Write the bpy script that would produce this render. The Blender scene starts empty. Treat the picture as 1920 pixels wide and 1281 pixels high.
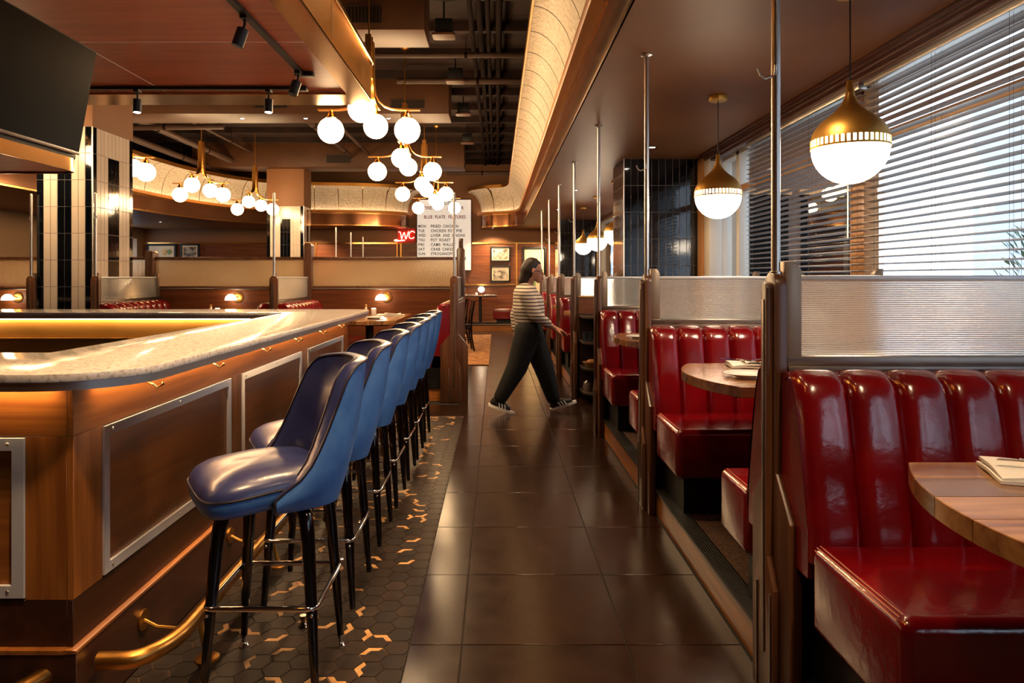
import bpy, bmesh, math, random
from mathutils import Vector, Matrix
random.seed(7)
SC = bpy.context.scene
COL = SC.collection
PI = math.pi

# ------------------------------------------------------------------ camera
H = 1.36                                   # eye height, horizon at pixel row 520
cd = bpy.data.cameras.new('camera'); cam = bpy.data.objects.new('camera', cd); COL.objects.link(cam)
cam.location = (0, 0, H); cam.rotation_euler = (PI/2, 0, 0)
cd.sensor_width = 36; cd.lens = 1300/1920*36
cd.shift_x = (960-931)/1920; cd.shift_y = -(640.5-520)/1920
cd.clip_start = .02; cd.clip_end = 300
SC.camera = cam
# ------------------------------------------------------------------ sky, sun, exposure
SC.view_settings.view_transform = 'Standard'; SC.view_settings.look = 'None'
SC.view_settings.gamma = 1; SC.view_settings.use_curve_mapping = False
SC.view_settings.exposure = 2.1
W = bpy.data.worlds.new('sky'); SC.world = W; W.use_nodes = True
bg = W.node_tree.nodes['Background']; bg.inputs[0].default_value = (.76, .86, 1, 1); bg.inputs[1].default_value = .75
sd = bpy.data.lights.new('sun', 'SUN'); sd.energy = .5; sd.angle = math.radians(1); sd.color = (1, .95, .86)
sun = bpy.data.objects.new('sun', sd); COL.objects.link(sun); sun.rotation_euler = (math.radians(20), math.radians(-42), 0)
try:
    SC.cycles.use_denoising = True
    SC.cycles.max_bounces = 8; SC.cycles.transparent_max_bounces = 24
    SC.cycles.transmission_bounces = 8; SC.cycles.glossy_bounces = 4; SC.cycles.diffuse_bounces = 4
    SC.cycles.sample_clamp_indirect = 6.0; SC.cycles.caustics_reflective = False
    SC.cycles.use_light_tree = True; SC.cycles.adaptive_threshold = .02; SC.cycles.blur_glossy = .6
except Exception: pass

# ------------------------------------------------------------------ helpers
def L(h):
    h = h.lstrip('#'); c = [int(h[i:i+2], 16)/255 for i in (0, 2, 4)]
    return tuple(x/12.92 if x <= .04045 else ((x+.055)/1.055)**2.4 for x in c)+(1,)

def mat(name, col, rough=.5, metal=0, col2=None, ns=(1, 1, 1), nfac=(.35, .65), det=5, dist=0, bump=0, bs=None, coat=0,
        crough=.08, emit=None, es=0, rnd=0, trans=0, ior=1.45, spec=.5, rough2=None, alpha=None):
    m = bpy.data.materials.new(name); m.use_nodes = True
    nt = m.node_tree; N = nt.nodes; K = nt.links; b = N['Principled BSDF']
    b.inputs['Base Color'].default_value = L(col); b.inputs['Roughness'].default_value = rough
    b.inputs['Metallic'].default_value = metal; b.inputs['IOR'].default_value = ior
    b.inputs['Coat Weight'].default_value = coat; b.inputs['Coat Roughness'].default_value = crough
    b.inputs['Transmission Weight'].default_value = trans; b.inputs['Specular IOR Level'].default_value = spec
    if emit: b.inputs['Emission Color'].default_value = L(emit); b.inputs['Emission Strength'].default_value = es
    tc = None
    def coord(sc):
        nonlocal tc
        if tc is None:
            tc = N.new('ShaderNodeTexCoord'); oi = N.new('ShaderNodeObjectInfo')
            mu = N.new('ShaderNodeMath'); mu.operation = 'MULTIPLY'; mu.inputs[1].default_value = 37.0
            K.new(oi.outputs['Random'], mu.inputs[0])
            ad = N.new('ShaderNodeVectorMath'); ad.operation = 'ADD'
            K.new(tc.outputs['Object'], ad.inputs[0]); K.new(mu.outputs[0], ad.inputs[1])
            coord.out = ad.outputs[0]; coord.oi = oi
        mp = N.new('ShaderNodeMapping'); mp.inputs['Scale'].default_value = sc; K.new(coord.out, mp.inputs[0]); return mp.outputs[0]
    csock = None
    if col2:
        n = N.new('ShaderNodeTexNoise'); n.inputs['Scale'].default_value = 1; n.inputs['Detail'].default_value = det
        n.inputs['Distortion'].default_value = dist; K.new(coord(ns), n.inputs['Vector'])
        r = N.new('ShaderNodeValToRGB'); r.color_ramp.elements[0].position = nfac[0]; r.color_ramp.elements[1].position = nfac[1]
        r.color_ramp.elements[0].color = L(col); r.color_ramp.elements[1].color = L(col2)
        K.new(n.outputs['Fac'], r.inputs[0]); csock = r.outputs[0]
        if rough2 is not None:
            mr = N.new('ShaderNodeMapRange'); mr.inputs[3].default_value = rough; mr.inputs[4].default_value = rough2
            mr.inputs[1].default_value = nfac[0]; mr.inputs[2].default_value = nfac[1]
            K.new(n.outputs['Fac'], mr.inputs[0]); K.new(mr.outputs[0], b.inputs['Roughness'])
    if rnd:
        coord((1, 1, 1)); hs = N.new('ShaderNodeHueSaturation')
        mr = N.new('ShaderNodeMapRange'); mr.inputs[3].default_value = 1-rnd; mr.inputs[4].default_value = 1+rnd
        K.new(coord.oi.outputs['Random'], mr.inputs[0]); K.new(mr.outputs[0], hs.inputs['Value'])
        if csock: K.new(csock, hs.inputs['Color'])
        else: hs.inputs['Color'].default_value = L(col)
        csock = hs.outputs[0]
    if csock: K.new(csock, b.inputs['Base Color'])
    if bump:
        n2 = N.new('ShaderNodeTexNoise'); n2.inputs['Scale'].default_value = 1; n2.inputs['Detail'].default_value = 4
        K.new(coord(bs or ns), n2.inputs['Vector'])
        bn = N.new('ShaderNodeBump'); bn.inputs['Strength'].default_value = min(1, bump); bn.inputs['Distance'].default_value = .004
        K.new(n2.outputs['Fac'], bn.inputs['Height']); K.new(bn.outputs[0], b.inputs['Normal'])
        if coat: K.new(bn.outputs[0], b.inputs['Coat Normal'])
    return m

def emis(name, col, s):
    m = bpy.data.materials.new(name); m.use_nodes = True; nt = m.node_tree
    for n in list(nt.nodes): nt.nodes.remove(n)
    e = nt.nodes.new('ShaderNodeEmission'); e.inputs[0].default_value = col; e.inputs[1].default_value = s
    o = nt.nodes.new('ShaderNodeOutputMaterial'); nt.links.new(e.outputs[0], o.inputs[0]); return m

def pane(name, tint, rough=.02, refl_ior=1.5, extra=0.0, diff=None, bump=False):
    """clear sheet glass: see-through with a real Fresnel reflection"""
    m = bpy.data.materials.new(name); m.use_nodes = True; nt = m.node_tree; N = nt.nodes; K = nt.links
    for n in list(N): N.remove(n)
    t = N.new('ShaderNodeBsdfTransparent'); t.inputs[0].default_value = tint
    g = N.new('ShaderNodeBsdfGlossy'); g.inputs['Roughness'].default_value = rough; g.inputs[0].default_value = (1, 1, 1, 1)
    lw = N.new('ShaderNodeLayerWeight'); lw.inputs[0].default_value = .5
    f = N.new('ShaderNodeMath'); f.operation = 'POWER'; f.inputs[1].default_value = 5; K.new(lw.outputs['Facing'], f.inputs[0])
    ad = N.new('ShaderNodeMath'); ad.operation = 'ADD'; ad.inputs[1].default_value = .035+extra; ad.use_clamp = True
    K.new(f.outputs[0], ad.inputs[0])
    mx = N.new('ShaderNodeMixShader'); K.new(ad.outputs[0], mx.inputs[0])
    if bump:
        tc = N.new('ShaderNodeTexCoord'); no = N.new('ShaderNodeTexNoise'); no.inputs['Scale'].default_value = 70; K.new(tc.outputs['Object'], no.inputs['Vector'])
        bn = N.new('ShaderNodeBump'); bn.inputs['Strength'].default_value = .5; bn.inputs['Distance'].default_value = .003; K.new(no.outputs['Fac'], bn.inputs['Height']); K.new(bn.outputs[0], g.inputs['Normal'])
    if diff:
        d = N.new('ShaderNodeBsdfTranslucent'); d.inputs[0].default_value = diff[0]
        m2 = N.new('ShaderNodeMixShader'); m2.inputs[0].default_value = diff[1]
        K.new(t.outputs[0], m2.inputs[1]); K.new(d.outputs[0], m2.inputs[2]); K.new(m2.outputs[0], mx.inputs[1])
    else: K.new(t.outputs[0], mx.inputs[1])
    K.new(g.outputs[0], mx.inputs[2])
    o = N.new('ShaderNodeOutputMaterial'); K.new(mx.outputs[0], o.inputs[0]); return m

class MB:
    def __init__(s): s.v = []; s.f = []
    def add(s, vs, fs):
        o = len(s.v); s.v += [tuple(p) for p in vs]; s.f += [tuple(i+o for i in f) for f in fs]; return s
    def box(s, x0, y0, z0, x1, y1, z1):
        return s.add([(x0, y0, z0), (x1, y0, z0), (x1, y1, z0), (x0, y1, z0), (x0, y0, z1), (x1, y0, z1), (x1, y1, z1), (x0, y1, z1)],
                     [(3, 2, 1, 0), (4, 5, 6, 7), (0, 1, 5, 4), (1, 2, 6, 5), (2, 3, 7, 6), (3, 0, 4, 7)])
    def prism(s, poly, ax, a, b):
        n = len(poly)
        def P(p, t): return (t, p[0], p[1]) if ax == 'x' else ((p[0], t, p[1]) if ax == 'y' else (p[0], p[1], t))
        return s.add([P(p, a) for p in poly]+[P(p, b) for p in poly],
                     [tuple(range(n))[::-1], tuple(range(n, 2*n))]+[(i, (i+1) % n, n+(i+1) % n, n+i) for i in range(n)])
    def grid(s, rows, cu=False, cv=False):
        n = len(rows); k = len(rows[0]); fs = []
        for i in range(n if cv else n-1):
            for j in range(k if cu else k-1):
                fs.append((i*k+j, i*k+(j+1) % k, ((i+1) % n)*k+(j+1) % k, ((i+1) % n)*k+j))
        return s.add([p for r in rows for p in r], fs)
    def tube(s, pts, r, seg=8, caps=True, closed=False):
        pts = [Vector(p) for p in pts]; n = len(pts); rs = r if isinstance(r, (list, tuple)) else [r]*n
        rows = []; u = None
        for i, p in enumerate(pts):
            if closed: d = (pts[(i+1) % n]-pts[i-1])
            else: d = (pts[min(i+1, n-1)]-pts[max(i-1, 0)])
            if d.length < 1e-9: d = Vector((0, 0, 1))
            d.normalize()
            if u is None:
                u = d.cross(Vector((0, 0, 1)) if abs(d.z) < .9 else Vector((1, 0, 0))).normalized()
            else:
                u = (u-d*u.dot(d)); u = u.normalized() if u.length > 1e-6 else d.orthogonal().normalized()
            w = d.cross(u)
            rows.append([p+u*(rs[i]*math.cos(2*PI*k/seg))+w*(rs[i]*math.sin(2*PI*k/seg)) for k in range(seg)])
        o = len(s.v); s.grid(rows, cu=True, cv=closed)
        if caps and not closed:
            s.f.append(tuple(o+k for k in range(seg))[::-1]); s.f.append(tuple(o+(n-1)*seg+k for k in range(seg)))
        return s
    def lathe(s, prof, c=(0, 0, 0), seg=24):
        rows = []
        for r, z in prof: rows.append([(c[0]+r*math.cos(2*PI*k/seg), c[1]+r*math.sin(2*PI*k/seg), c[2]+z) for k in range(seg)])
        o = len(s.v); s.grid(rows, cu=True); n = len(prof)
        if prof[0][0] > 1e-6: s.f.append(tuple(o+k for k in range(seg))[::-1])
        if prof[-1][0] > 1e-6: s.f.append(tuple(o+(n-1)*seg+k for k in range(seg)))
        return s
    def ball(s, c, r, seg=16, rings=10, sc=(1, 1, 1), a0=0, a1=PI):
        rows = []
        for i in range(rings+1):
            a = a0+(a1-a0)*i/rings
            rows.append([(c[0]+sc[0]*r*math.sin(a)*math.cos(2*PI*k/seg), c[1]+sc[1]*r*math.sin(a)*math.sin(2*PI*k/seg), c[2]+sc[2]*r*math.cos(a)) for k in range(seg)])
        return s.grid(rows, cu=True)
    def mesh(s, name, m, bevel=0, seg=2, smooth=True, ang=40, weld=True):
        me = bpy.data.meshes.new(name); me.from_pydata(s.v, [], s.f)
        bm = bmesh.new(); bm.from_mesh(me)
        if weld: bmesh.ops.remove_doubles(bm, verts=bm.verts, dist=1e-6)
        bmesh.ops.dissolve_degenerate(bm, dist=1e-7, edges=bm.edges)
        bmesh.ops.recalc_face_normals(bm, faces=bm.faces)
        if bevel:
            es = [e for e in bm.edges if len(e.link_faces) == 2 and e.calc_face_angle(0) > .5]
            bmesh.ops.bevel(bm, geom=es, offset=bevel, segments=seg, affect='EDGES', clamp_overlap=True, profile=.5)
        bm.to_mesh(me); bm.free()
        if smooth:
            me.shade_smooth(); me.set_sharp_from_angle(angle=math.radians(ang))
        if m: me.materials.append(m)
        return me
    def build(s, name, m, parent=None, **k):
        return put(name, s.mesh(name, m, **k), parent)

def wmat(o):
    if o.parent: return wmat(o.parent) @ o.matrix_parent_inverse @ o.matrix_basis
    return o.matrix_basis.copy()
def put(name, me, parent=None, loc=None, rot=None):
    o = bpy.data.objects.new(name, me); COL.objects.link(o)
    if loc: o.location = loc
    if rot: o.rotation_euler = rot
    if parent: o.parent = parent; o.matrix_parent_inverse = wmat(parent).inverted()
    return o
def tag(o, label=None, cat=None, group=None, kind=None):
    if label: o['label'] = label
    if cat: o['category'] = cat
    if group: o['group'] = group
    if kind: o['kind'] = kind
    return o
def thing(name, label, cat, loc=(0, 0, 0), group=None, kind=None):
    o = bpy.data.objects.new(name, None); COL.objects.link(o); o.location = loc; o.empty_display_size = .1
    return tag(o, label, cat, group, kind)
def struct(name, parts=None):
    o = bpy.data.objects.new(name, None); COL.objects.link(o); o['kind'] = 'structure'; return o
def kids(o): return [c for c in COL.objects if c.parent == o]
def copy_tree(root, loc, rz=0, label=None, group=None):
    ch = {}
    for c in COL.objects:
        if c.parent: ch.setdefault(c.parent.name, []).append(c)
    def rec(o, par):
        c = o.copy(); COL.objects.link(c)
        if par: c.parent = par
        for k in ch.get(o.name, []): rec(k, c)
        return c
    r = rec(root, None); r.location = loc; r.rotation_euler = (0, 0, rz)
    if label: r['label'] = label
    if group: r['group'] = group
    return r
def Z(px, py, D):                          # pixel of the 1920x1281 frame at depth D -> point
    return ((px-931)*D/1300, D, H-(py-520)*D/1300)
def arc(cx, cy, r, a0, a1, n):
    return [(cx+r*math.cos(math.radians(a0+(a1-a0)*i/n)), cy+r*math.sin(math.radians(a0+(a1-a0)*i/n))) for i in range(n+1)]
def rrect(x0, y0, x1, y1, r, n=5):
    return arc(x1-r, y1-r, r, 0, 90, n)+arc(x0+r, y1-r, r, 90, 180, n)+arc(x0+r, y0+r, r, 180, 270, n)+arc(x1-r, y0+r, r, 270, 360, n)
def resample(path, step):
    P = [Vector(p) for p in path]; out = [P[0]]; acc = 0
    for a, b in zip(P, P[1:]):
        l = (b-a).length; t = step-acc
        while t <= l: out.append(a+(b-a)*(t/l)); t += step
        acc = (acc+l) % step
    if (out[-1]-P[-1]).length > step*.3: out.append(P[-1])
    else: out[-1] = P[-1]
    return out
def smooth_path(path, n=8):
    P = [Vector(p) for p in path]; out = []
    for i in range(len(P)-1):
        p0 = P[max(i-1, 0)]; p1 = P[i]; p2 = P[i+1]; p3 = P[min(i+2, len(P)-1)]
        for k in range(n):
            t = k/n
            out.append(.5*((2*p1)+(p2-p0)*t+(2*p0-5*p1+4*p2-p3)*t*t+(3*p1-p0-3*p2+p3)*t**3))
    out.append(P[-1]); return out
def sweep(mb, path, prof, side=1):
    """sweep an (offset, z) profile along a plan path; offset to the left (side=1) or right (-1)"""
    n = len(path); rows = []
    for i, p in enumerate(path):
        d = (path[min(i+1, n-1)]-path[max(i-1, 0)]).normalized(); nn = Vector((-d.y, d.x))*side
        rows.append([(p.x+nn.x*o, p.y+nn.y*o, z) for o, z in prof])
    return mb.grid(rows)

# ------------------------------------------------------------------ materials
m_woodv = mat('cherry_wood_upright', '#7f491d', .32, col2='#a5662d', ns=(26, 26, 1.6), dist=.6, bump=.08, bs=(90, 90, 5), coat=.25, crough=.25, rnd=.12)
m_woody = mat('cherry_wood_lengthwise', '#7f491d', .34, col2='#a5662d', ns=(26, 1.6, 26), dist=.6, bump=.08, bs=(90, 5, 90), coat=.25, crough=.25, rnd=.1)
m_woodx = mat('cherry_wood_crosswise', '#7f491d', .34, col2='#a5662d', ns=(1.6, 26, 26), dist=.6, bump=.08, bs=(5, 90, 90), coat=.25, crough=.25, rnd=.1)
m_wpanel = mat('dark_cherry_panel', '#7a441c', .35, col2='#935829', ns=(20, 1.2, 20), dist=.8, bump=.06, bs=(80, 6, 80), coat=.2, crough=.3, rnd=.08)
m_wbase = mat('dark_stained_base', '#331a0e', .4, col2='#452415', ns=(20, 1.2, 20), dist=.6, coat=.15, crough=.3)
m_wceil = mat('mahogany_ceiling_panel', '#7d3319', .42, col2='#964726', ns=(1.0, 15, 8), dist=.5, coat=.1, crough=.35, rnd=.06)
m_walnut = mat('walnut_upright', '#4b2d1c', .36, col2='#6a432b', ns=(22, 22, 1.4), dist=.7, bump=.05, bs=(80, 80, 5), coat=.3, crough=.25)
m_shelf = mat('very_dark_wood', '#22130c', .5, col2='#2e1b11', ns=(1.2, 18, 18))
m_wall = mat('walnut_wall_panel', '#5a2c15', .42, col2='#74401f', ns=(1.2, 18, 18), dist=.6)
m_table = mat('acacia_plank', '#7a4c2b', .22, col2='#a87848', ns=(1.5, 18, 18), dist=1.0, coat=.5, crough=.12, rnd=.3)
m_brass = mat('satin_brass', '#c99450', .3, 1, col2='#bd873f', ns=(3, 3, 3), rough2=.36)
m_brassp = mat('polished_brass', '#d0a060', .2, 1)
m_trough = mat('tan_painted_trough', '#c9823f', .45)  # orange of bounced light put into the trough's base colour
m_brassb = mat('brushed_brass', '#d6a652', .42, .9, bump=.05, bs=(6, 6, 300))
m_steel = mat('brushed_steel', '#d2ccc6', .33, 1)
m_alu = mat('satin_aluminium', '#e2e5ec', .38, .35)
m_cap = mat('bronze_metal_cap', '#8d8077', .35, 1)
m_plate = mat('grey_bracket_plate', '#8f7c6c', .4, .7)
m_chrome = mat('chrome', '#e6e2de', .06, 1)
m_red = mat('red_vinyl', '#7c040e', .22, col2='#66030b', ns=(5, 5, 5), bump=.3, bs=(26, 26, 30), coat=.6, crough=.1, spec=.6)
m_stitch = mat('pale_stitching', '#c2785c', .5)
m_navy = mat('navy_leather', '#252c5c', .32, col2='#333a6a', ns=(9, 9, 9), bump=.18, bs=(35, 35, 35), coat=.35, crough=.18)  # stool vinyl, darker copy for the dimly lit inner faces
m_navy_lit = mat('blue_vinyl', '#416fb8', .34, col2='#5081c6', ns=(14, 14, 14), bump=.15, bs=(60, 60, 60), coat=.2, crough=.2)  # same stool vinyl, window daylight on the outside put into its colour
m_pipe = mat('dark_piping', '#1d1626', .4)
m_blackg = mat('gloss_black_enamel', '#050508', .12, coat=.5, crough=.05)
m_black = mat('matt_black', '#0a0a0b', .5)
m_char = mat('charcoal_metal', '#2b3138', .45, .4)
m_stone = mat('speckled_quartz', '#bcb2a8', .14, col2='#e8e2dc', ns=(70, 70, 70), nfac=(.34, .52), det=8, coat=.5, crough=.05)
m_tile = mat('brown_porcelain_tile', '#1d100a', .19, col2='#281810', ns=(9, 9, 9), nfac=(.3, .7), det=10, bump=.05, bs=(40, 40, 40), rnd=.12, rough2=.23)
m_grout = mat('dark_grout', '#171210', .8)
m_hex = mat('slate_hexagon', '#170e09', .4, col2='#24170f', ns=(30, 8, 8), nfac=(.3, .7), rnd=.4, rough2=.5)
m_chev = mat('tan_chevron_inlay', '#a67a4c', .35, col2='#c79a66', ns=(30, 30, 30), rnd=.15)
m_hexg = mat('tan_grout', '#6d513a', .7)
m_carpet = mat('brown_carpet', '#33221a', .95, col2='#5c412c', ns=(60, 60, 60), bump=.8, bs=(260, 260, 260))
m_rug = mat('rust_rug', '#7a4a26', .95, col2='#b07a45', ns=(6, 6, 6), bump=.6, bs=(120, 120, 120))
m_tblack = mat('black_glazed_tile', '#070a10', .07, bump=.12, bs=(25, 25, 12), rnd=.3, coat=.4, crough=.03)
m_twhite = mat('cream_glazed_tile', '#cdbdae', .12, bump=.05, bs=(25, 25, 12), rnd=.05)
m_tgrout = mat('grey_grout', '#8b817a', .8)
m_soffit = mat('brown_painted_soffit', '#7b4e27', .5, col2='#82542b', ns=(2, 2, 2))
m_tan = mat('tan_wall_paint', '#7d5332', .6)
m_beige = mat('beige_wall_paint', '#8f7256', .6)
m_deck = mat('black_sprayed_ceiling', '#180b06', .9, col2='#2c150b', ns=(3, 14, 6), bump=1.0, bs=(9, 26, 9))
m_duct = mat('bronze_painted_duct', '#42250f', .5, col2='#4c2c14', ns=(2, 2, 2))
m_pipeb = mat('brown_painted_pipe', '#3a2416', .6)
m_gold = mat('gold_bar_panel', '#b88a40', .42, .35, col2='#c99a50', ns=(2, 2, 2))
m_pipedk = mat('dark_ceiling_pipe', '#1a0d08', .95, spec=.1)
m_vent = mat('black_grille', '#080706', .6)
m_cove = mat('gold_mesh_cove', '#a8977c', .55, .1, col2='#d9cbb0', ns=(28, 28, 28), nfac=(.3, .7), det=8, bump=.5, bs=(90, 90, 90))
m_fascia = mat('bronze_mirror_fascia', '#95684c', .16, .85)
m_nose = mat('black_ribbed_nosing', '#100d0c', .4)
m_white = mat('white_linen', '#dcd6cd', .7, bump=.1, bs=(200, 200, 200))
m_china = mat('white_china', '#e8e4de', .12, coat=.4)
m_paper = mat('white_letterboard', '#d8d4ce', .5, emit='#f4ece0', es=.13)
m_redl = mat('red_letters', '#8c1412', .5)
m_blkl = mat('black_letters', '#17130f', .5)
m_tv = mat('tv_glass', '#040506', .3, spec=.04)
m_slat = mat('brown_blind_slat', '#73625a', .3, coat=.3, crough=.2)
m_wframe = mat('white_window_frame', '#cfc6ba', .4)
m_tframe = mat('tan_window_frame', '#b07a48', .45)
m_moul = mat('mahogany_moulding', '#4f2414', .35)
m_win = pane('window_glass', (.93, .97, 1, 1), .01, 1.5, .03)
def frosted(name, col, rough, ior, share, dcol, bump=0, bs=None):
    """glass that blurs what lies behind, with a share that glows with the light falling on it"""
    m = mat(name, col, rough, trans=1, ior=ior, bump=bump, bs=bs)
    n = m.node_tree; t = n.nodes.new('ShaderNodeBsdfTranslucent'); t.inputs[0].default_value = dcol
    d = n.nodes.new('ShaderNodeBsdfDiffuse'); d.inputs[0].default_value = tuple(c*.92 for c in dcol[:3])+(1,); m1 = n.nodes.new('ShaderNodeMixShader'); m2 = n.nodes.new('ShaderNodeMixShader')
    n.links.new(t.outputs[0], m1.inputs[1]); n.links.new(d.outputs[0], m1.inputs[2]); m2.inputs[0].default_value = share
    n.links.new(n.nodes['Principled BSDF'].outputs[0], m2.inputs[1]); n.links.new(m1.outputs[0], m2.inputs[2]); n.links.new(m2.outputs[0], n.nodes['Material Output'].inputs[0])
    return m
m_reed = frosted('reeded_glass', '#f6f6f4', .12, 1.3, .2, (.92, .93, .94, 1))
m_bronzeg = frosted('bronze_textured_glass', '#f6dcb4', .2, 1.25, .28, (.95, .78, .56, 1), .9, (60, 60, 25))
m_paleg = pane('pale_frosted_glass', (.9, .9, .84, 1), .2, 1.5, .04, ((.9, .88, .8, 1), .55))
GLOBE = 13.0
m_globe = emis('lit_opal_globe', (1, .66, .34, 1), GLOBE)
m_pglobe = emis('lit_opal_pendant_globe', (1, .78, .54, 1), 11)
m_shade = emis('lit_lamp_shade', (1, .78, .5, 1), 5)
m_led = emis('warm_led_strip', (1, .77, .53, 1), 3.8)
m_led2 = emis('dim_warm_led_strip', (1, .6, .28, 1), 2.2)
m_ledbar = emis('warm_led_under_counter', (1, .6, .28, 1), 15)
m_spot = emis('lit_downlight_lens', (1, .85, .65, 1), 30)
m_neon = emis('red_neon_tube', (1, .20, .12, 1), 7)
m_skin = mat('skin', '#b87f63', .5)
m_hair = mat('dark_brown_hair', '#22120c', .5, bump=.6, bs=(30, 200, 30))
m_trous = mat('black_trousers', '#07090c', .8)
m_extw = mat('pale_stucco', '#b9c3cf', .8)
m_extb = mat('brown_cladding', '#5b4030', .7)
m_extg = mat('pale_pavement', '#b5b2ab', .85)
m_leaf = mat('green_leaf', '#3d5a2a', .6, rnd=.2)
# ================================================================== THE SETTING
# ---------------- floor: porcelain tiles, hexagon mosaic
floor = MB().box(-10, -3.2, -.12, 2.75, 19.3, -.006).build('floor', m_grout); tag(floor, kind='structure')
def tile_piece(x0, y0, x1, y1, g=.0022):
    mb = MB().box(-(x1-x0)/2+g, -(y1-y0)/2+g, -.012, (x1-x0)/2-g, (y1-y0)/2-g, 0)
    return mb.mesh('tile', m_tile, bevel=.0012, seg=1)
TW = .604; TD0 = 2.565
cache = {}
def lay(x0, y0, x1, y1):
    k = (round(x1-x0, 3), round(y1-y0, 3))
    if k not in cache: cache[k] = tile_piece(x0, y0, x1, y1)
    put('tile', cache[k], floor, ((x0+x1)/2, (y0+y1)/2, 0))
for k in range(-2, 25):
    y0 = TD0+TW*k; y1 = y0+TW
    if y1 < 1.5 or y0 > 17.4: continue
    xs = [-.322, -.128, .481, .905] if k < 7 else ([-1.95, -1.346, -.737, -.128, .481, .905] if k == 7 else ([-.40, -.128, .481, .905] if k < 11 else [-2.56, -1.95, -1.346, -.737, -.128, .481, .905]))
    if 6.0 < y0 < 7.4 and k >= 6: xs = xs[:-1]+[1.09, 1.42]
    for a, b in zip(xs, xs[1:]): lay(a, y0, b, y1)
# mosaic
def clip(poly, nx, c):                     # keep nx*x <= c
    out = []
    for p, q in zip(poly, poly[1:]+poly[:1]):
        a = nx*p[0]-c; b = nx*q[0]-c
        if a <= 0: out.append(p)
        if a*b < 0: t = a/(a-b); out.append((p[0]+(q[0]-p[0])*t, p[1]+(q[1]-p[1])*t))
    return out
HR = .0535; HG = .0018
def hexpts(r): return [(r*math.cos(PI/3*i), r*math.sin(PI/3*i)) for i in range(6)]
hp = hexpts(HR-HG); hi = hexpts(HR*.56)
def flat(poly, m, name): return MB().prism(poly, 'z', -.012, 0).mesh(name, m, smooth=False)
me_hex = flat(hp, m_hex, 'hexagon_tile')
me_chev = flat([hp[0], hp[1], hp[2], hi[2], hi[1], hi[0]], m_chev, 'chevron_inlay')
hi2 = hexpts(HR*.56-.003)
me_rest = flat([(hp[0][0]-.004, hp[0][1]-.002)]+[hi2[0], hi2[1], hi2[2]]+[(hp[2][0]+.001, hp[2][1]-.003)]+[hp[3], hp[4], hp[5]], m_hex, 'hexagon_tile')
MX0, MX1 = -1.245, -.324
rest_dark, rest_tan = MB(), MB(); nparts = 0
rr = random.Random(5)
mosaic_bed = MB().box(MX0, 1.9, -.02, MX1, 6.79, -.0035).build('mosaic_bed', m_hexg, floor)
row = 0
ncol = int((MX1-MX0)/(1.5*HR))+2
cells = []
for j in range(int(4.6/(HR*math.sqrt(3)))+1):
    for i in range(ncol):
        x = MX0+1.5*HR*i; y = 2.22+HR*math.sqrt(3)*(j+(.5 if i % 2 else 0))
        if y > 6.74: continue
        cells.append((y, x))
cells.sort()
for y, x in cells:
    inside = MX0 < x-HR and x+HR < MX1
    ch = rr.random() < .25; rot = rr.randrange(6)*PI/3
    if nparts < 296:
        if inside:
            if ch:
                put('hexagon_tile', me_rest, floor, (x, y, 0), (0, 0, rot)); put('chevron_inlay', me_chev, floor, (x, y, 0), (0, 0, rot))
            else: put('hexagon_tile', me_hex, floor, (x, y, 0))
        else:
            p = clip(clip([(x+a, y+b) for a, b in hp], 1, MX1), -1, -MX0)
            if len(p) < 3: continue
            put('hexagon_tile', flat([(a-x, b-y) for a, b in p], m_hex, 'hexagon_tile'), floor, (x, y, 0))
        nparts += 1
    else:
        p = clip(clip([(x+a, y+b) for a, b in hp], 1, MX1), -1, -MX0)
        if len(p) < 3: continue
        rest_dark.prism(p, 'z', -.012, -.0004 if (inside and ch) else 0)
        if inside and ch:
            c, s = math.cos(rot), math.sin(rot)
            rest_tan.prism([(x+a*c-b*s, y+a*s+b*c) for a, b in [hp[0], hp[1], hp[2], hi[2], hi[1], hi[0]]], 'z', -.011, .0004)
tag(rest_dark.build('far_hexagon_tiles', m_hex, floor, smooth=False, weld=False), kind='stuff')
tag(rest_tan.build('far_chevron_inlays', m_chev, floor, smooth=False, weld=False), kind='stuff')

# ---------------- raised platforms of the booths
def platform(name, x0, y0, x1, y1, edges):
    s = struct(name)
    MB().box(x0+.02, y0+.02, -.01, x1, y1, .15).build('carpet', m_carpet, s)
    for e in edges:
        if e == 'x':                       # edge towards the aisle on the left
            MB().box(x0, y0, 0, x0+.02, y1, .146).build('riser', m_woody, s)
            mb = MB().box(x0-.012, y0, .14, x0+.07, y1, .153)
            for k in range(6): mb.box(x0-.004+.012*k, y0, .153, x0+.003+.012*k, y1, .156)
            mb.build('nosing', m_nose, s)
        else:
            MB().box(x0, y0, 0, x1, y0+.02, .146).build('riser', m_woodx, s)
            mb = MB().box(x0, y0-.012, .14, x1, y0+.07, .153)
            for k in range(6): mb.box(x0, y0-.004+.012*k, .153, x1, y0+.003+.012*k, .156)
            mb.build('nosing', m_nose, s)
    return s
platform('floor_platform_right', .915, -1.2, 2.3, 6.0, 'x')
platform('floor_platform_far', .915, 7.98, 2.3, 18.9, 'x')
platform('floor_platform_left', -9.6, 7.62, -.42, 8.9, 'y')
platform('floor_platform_end', -2.4, 17.5, .6, 18.95, 'y')

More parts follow.
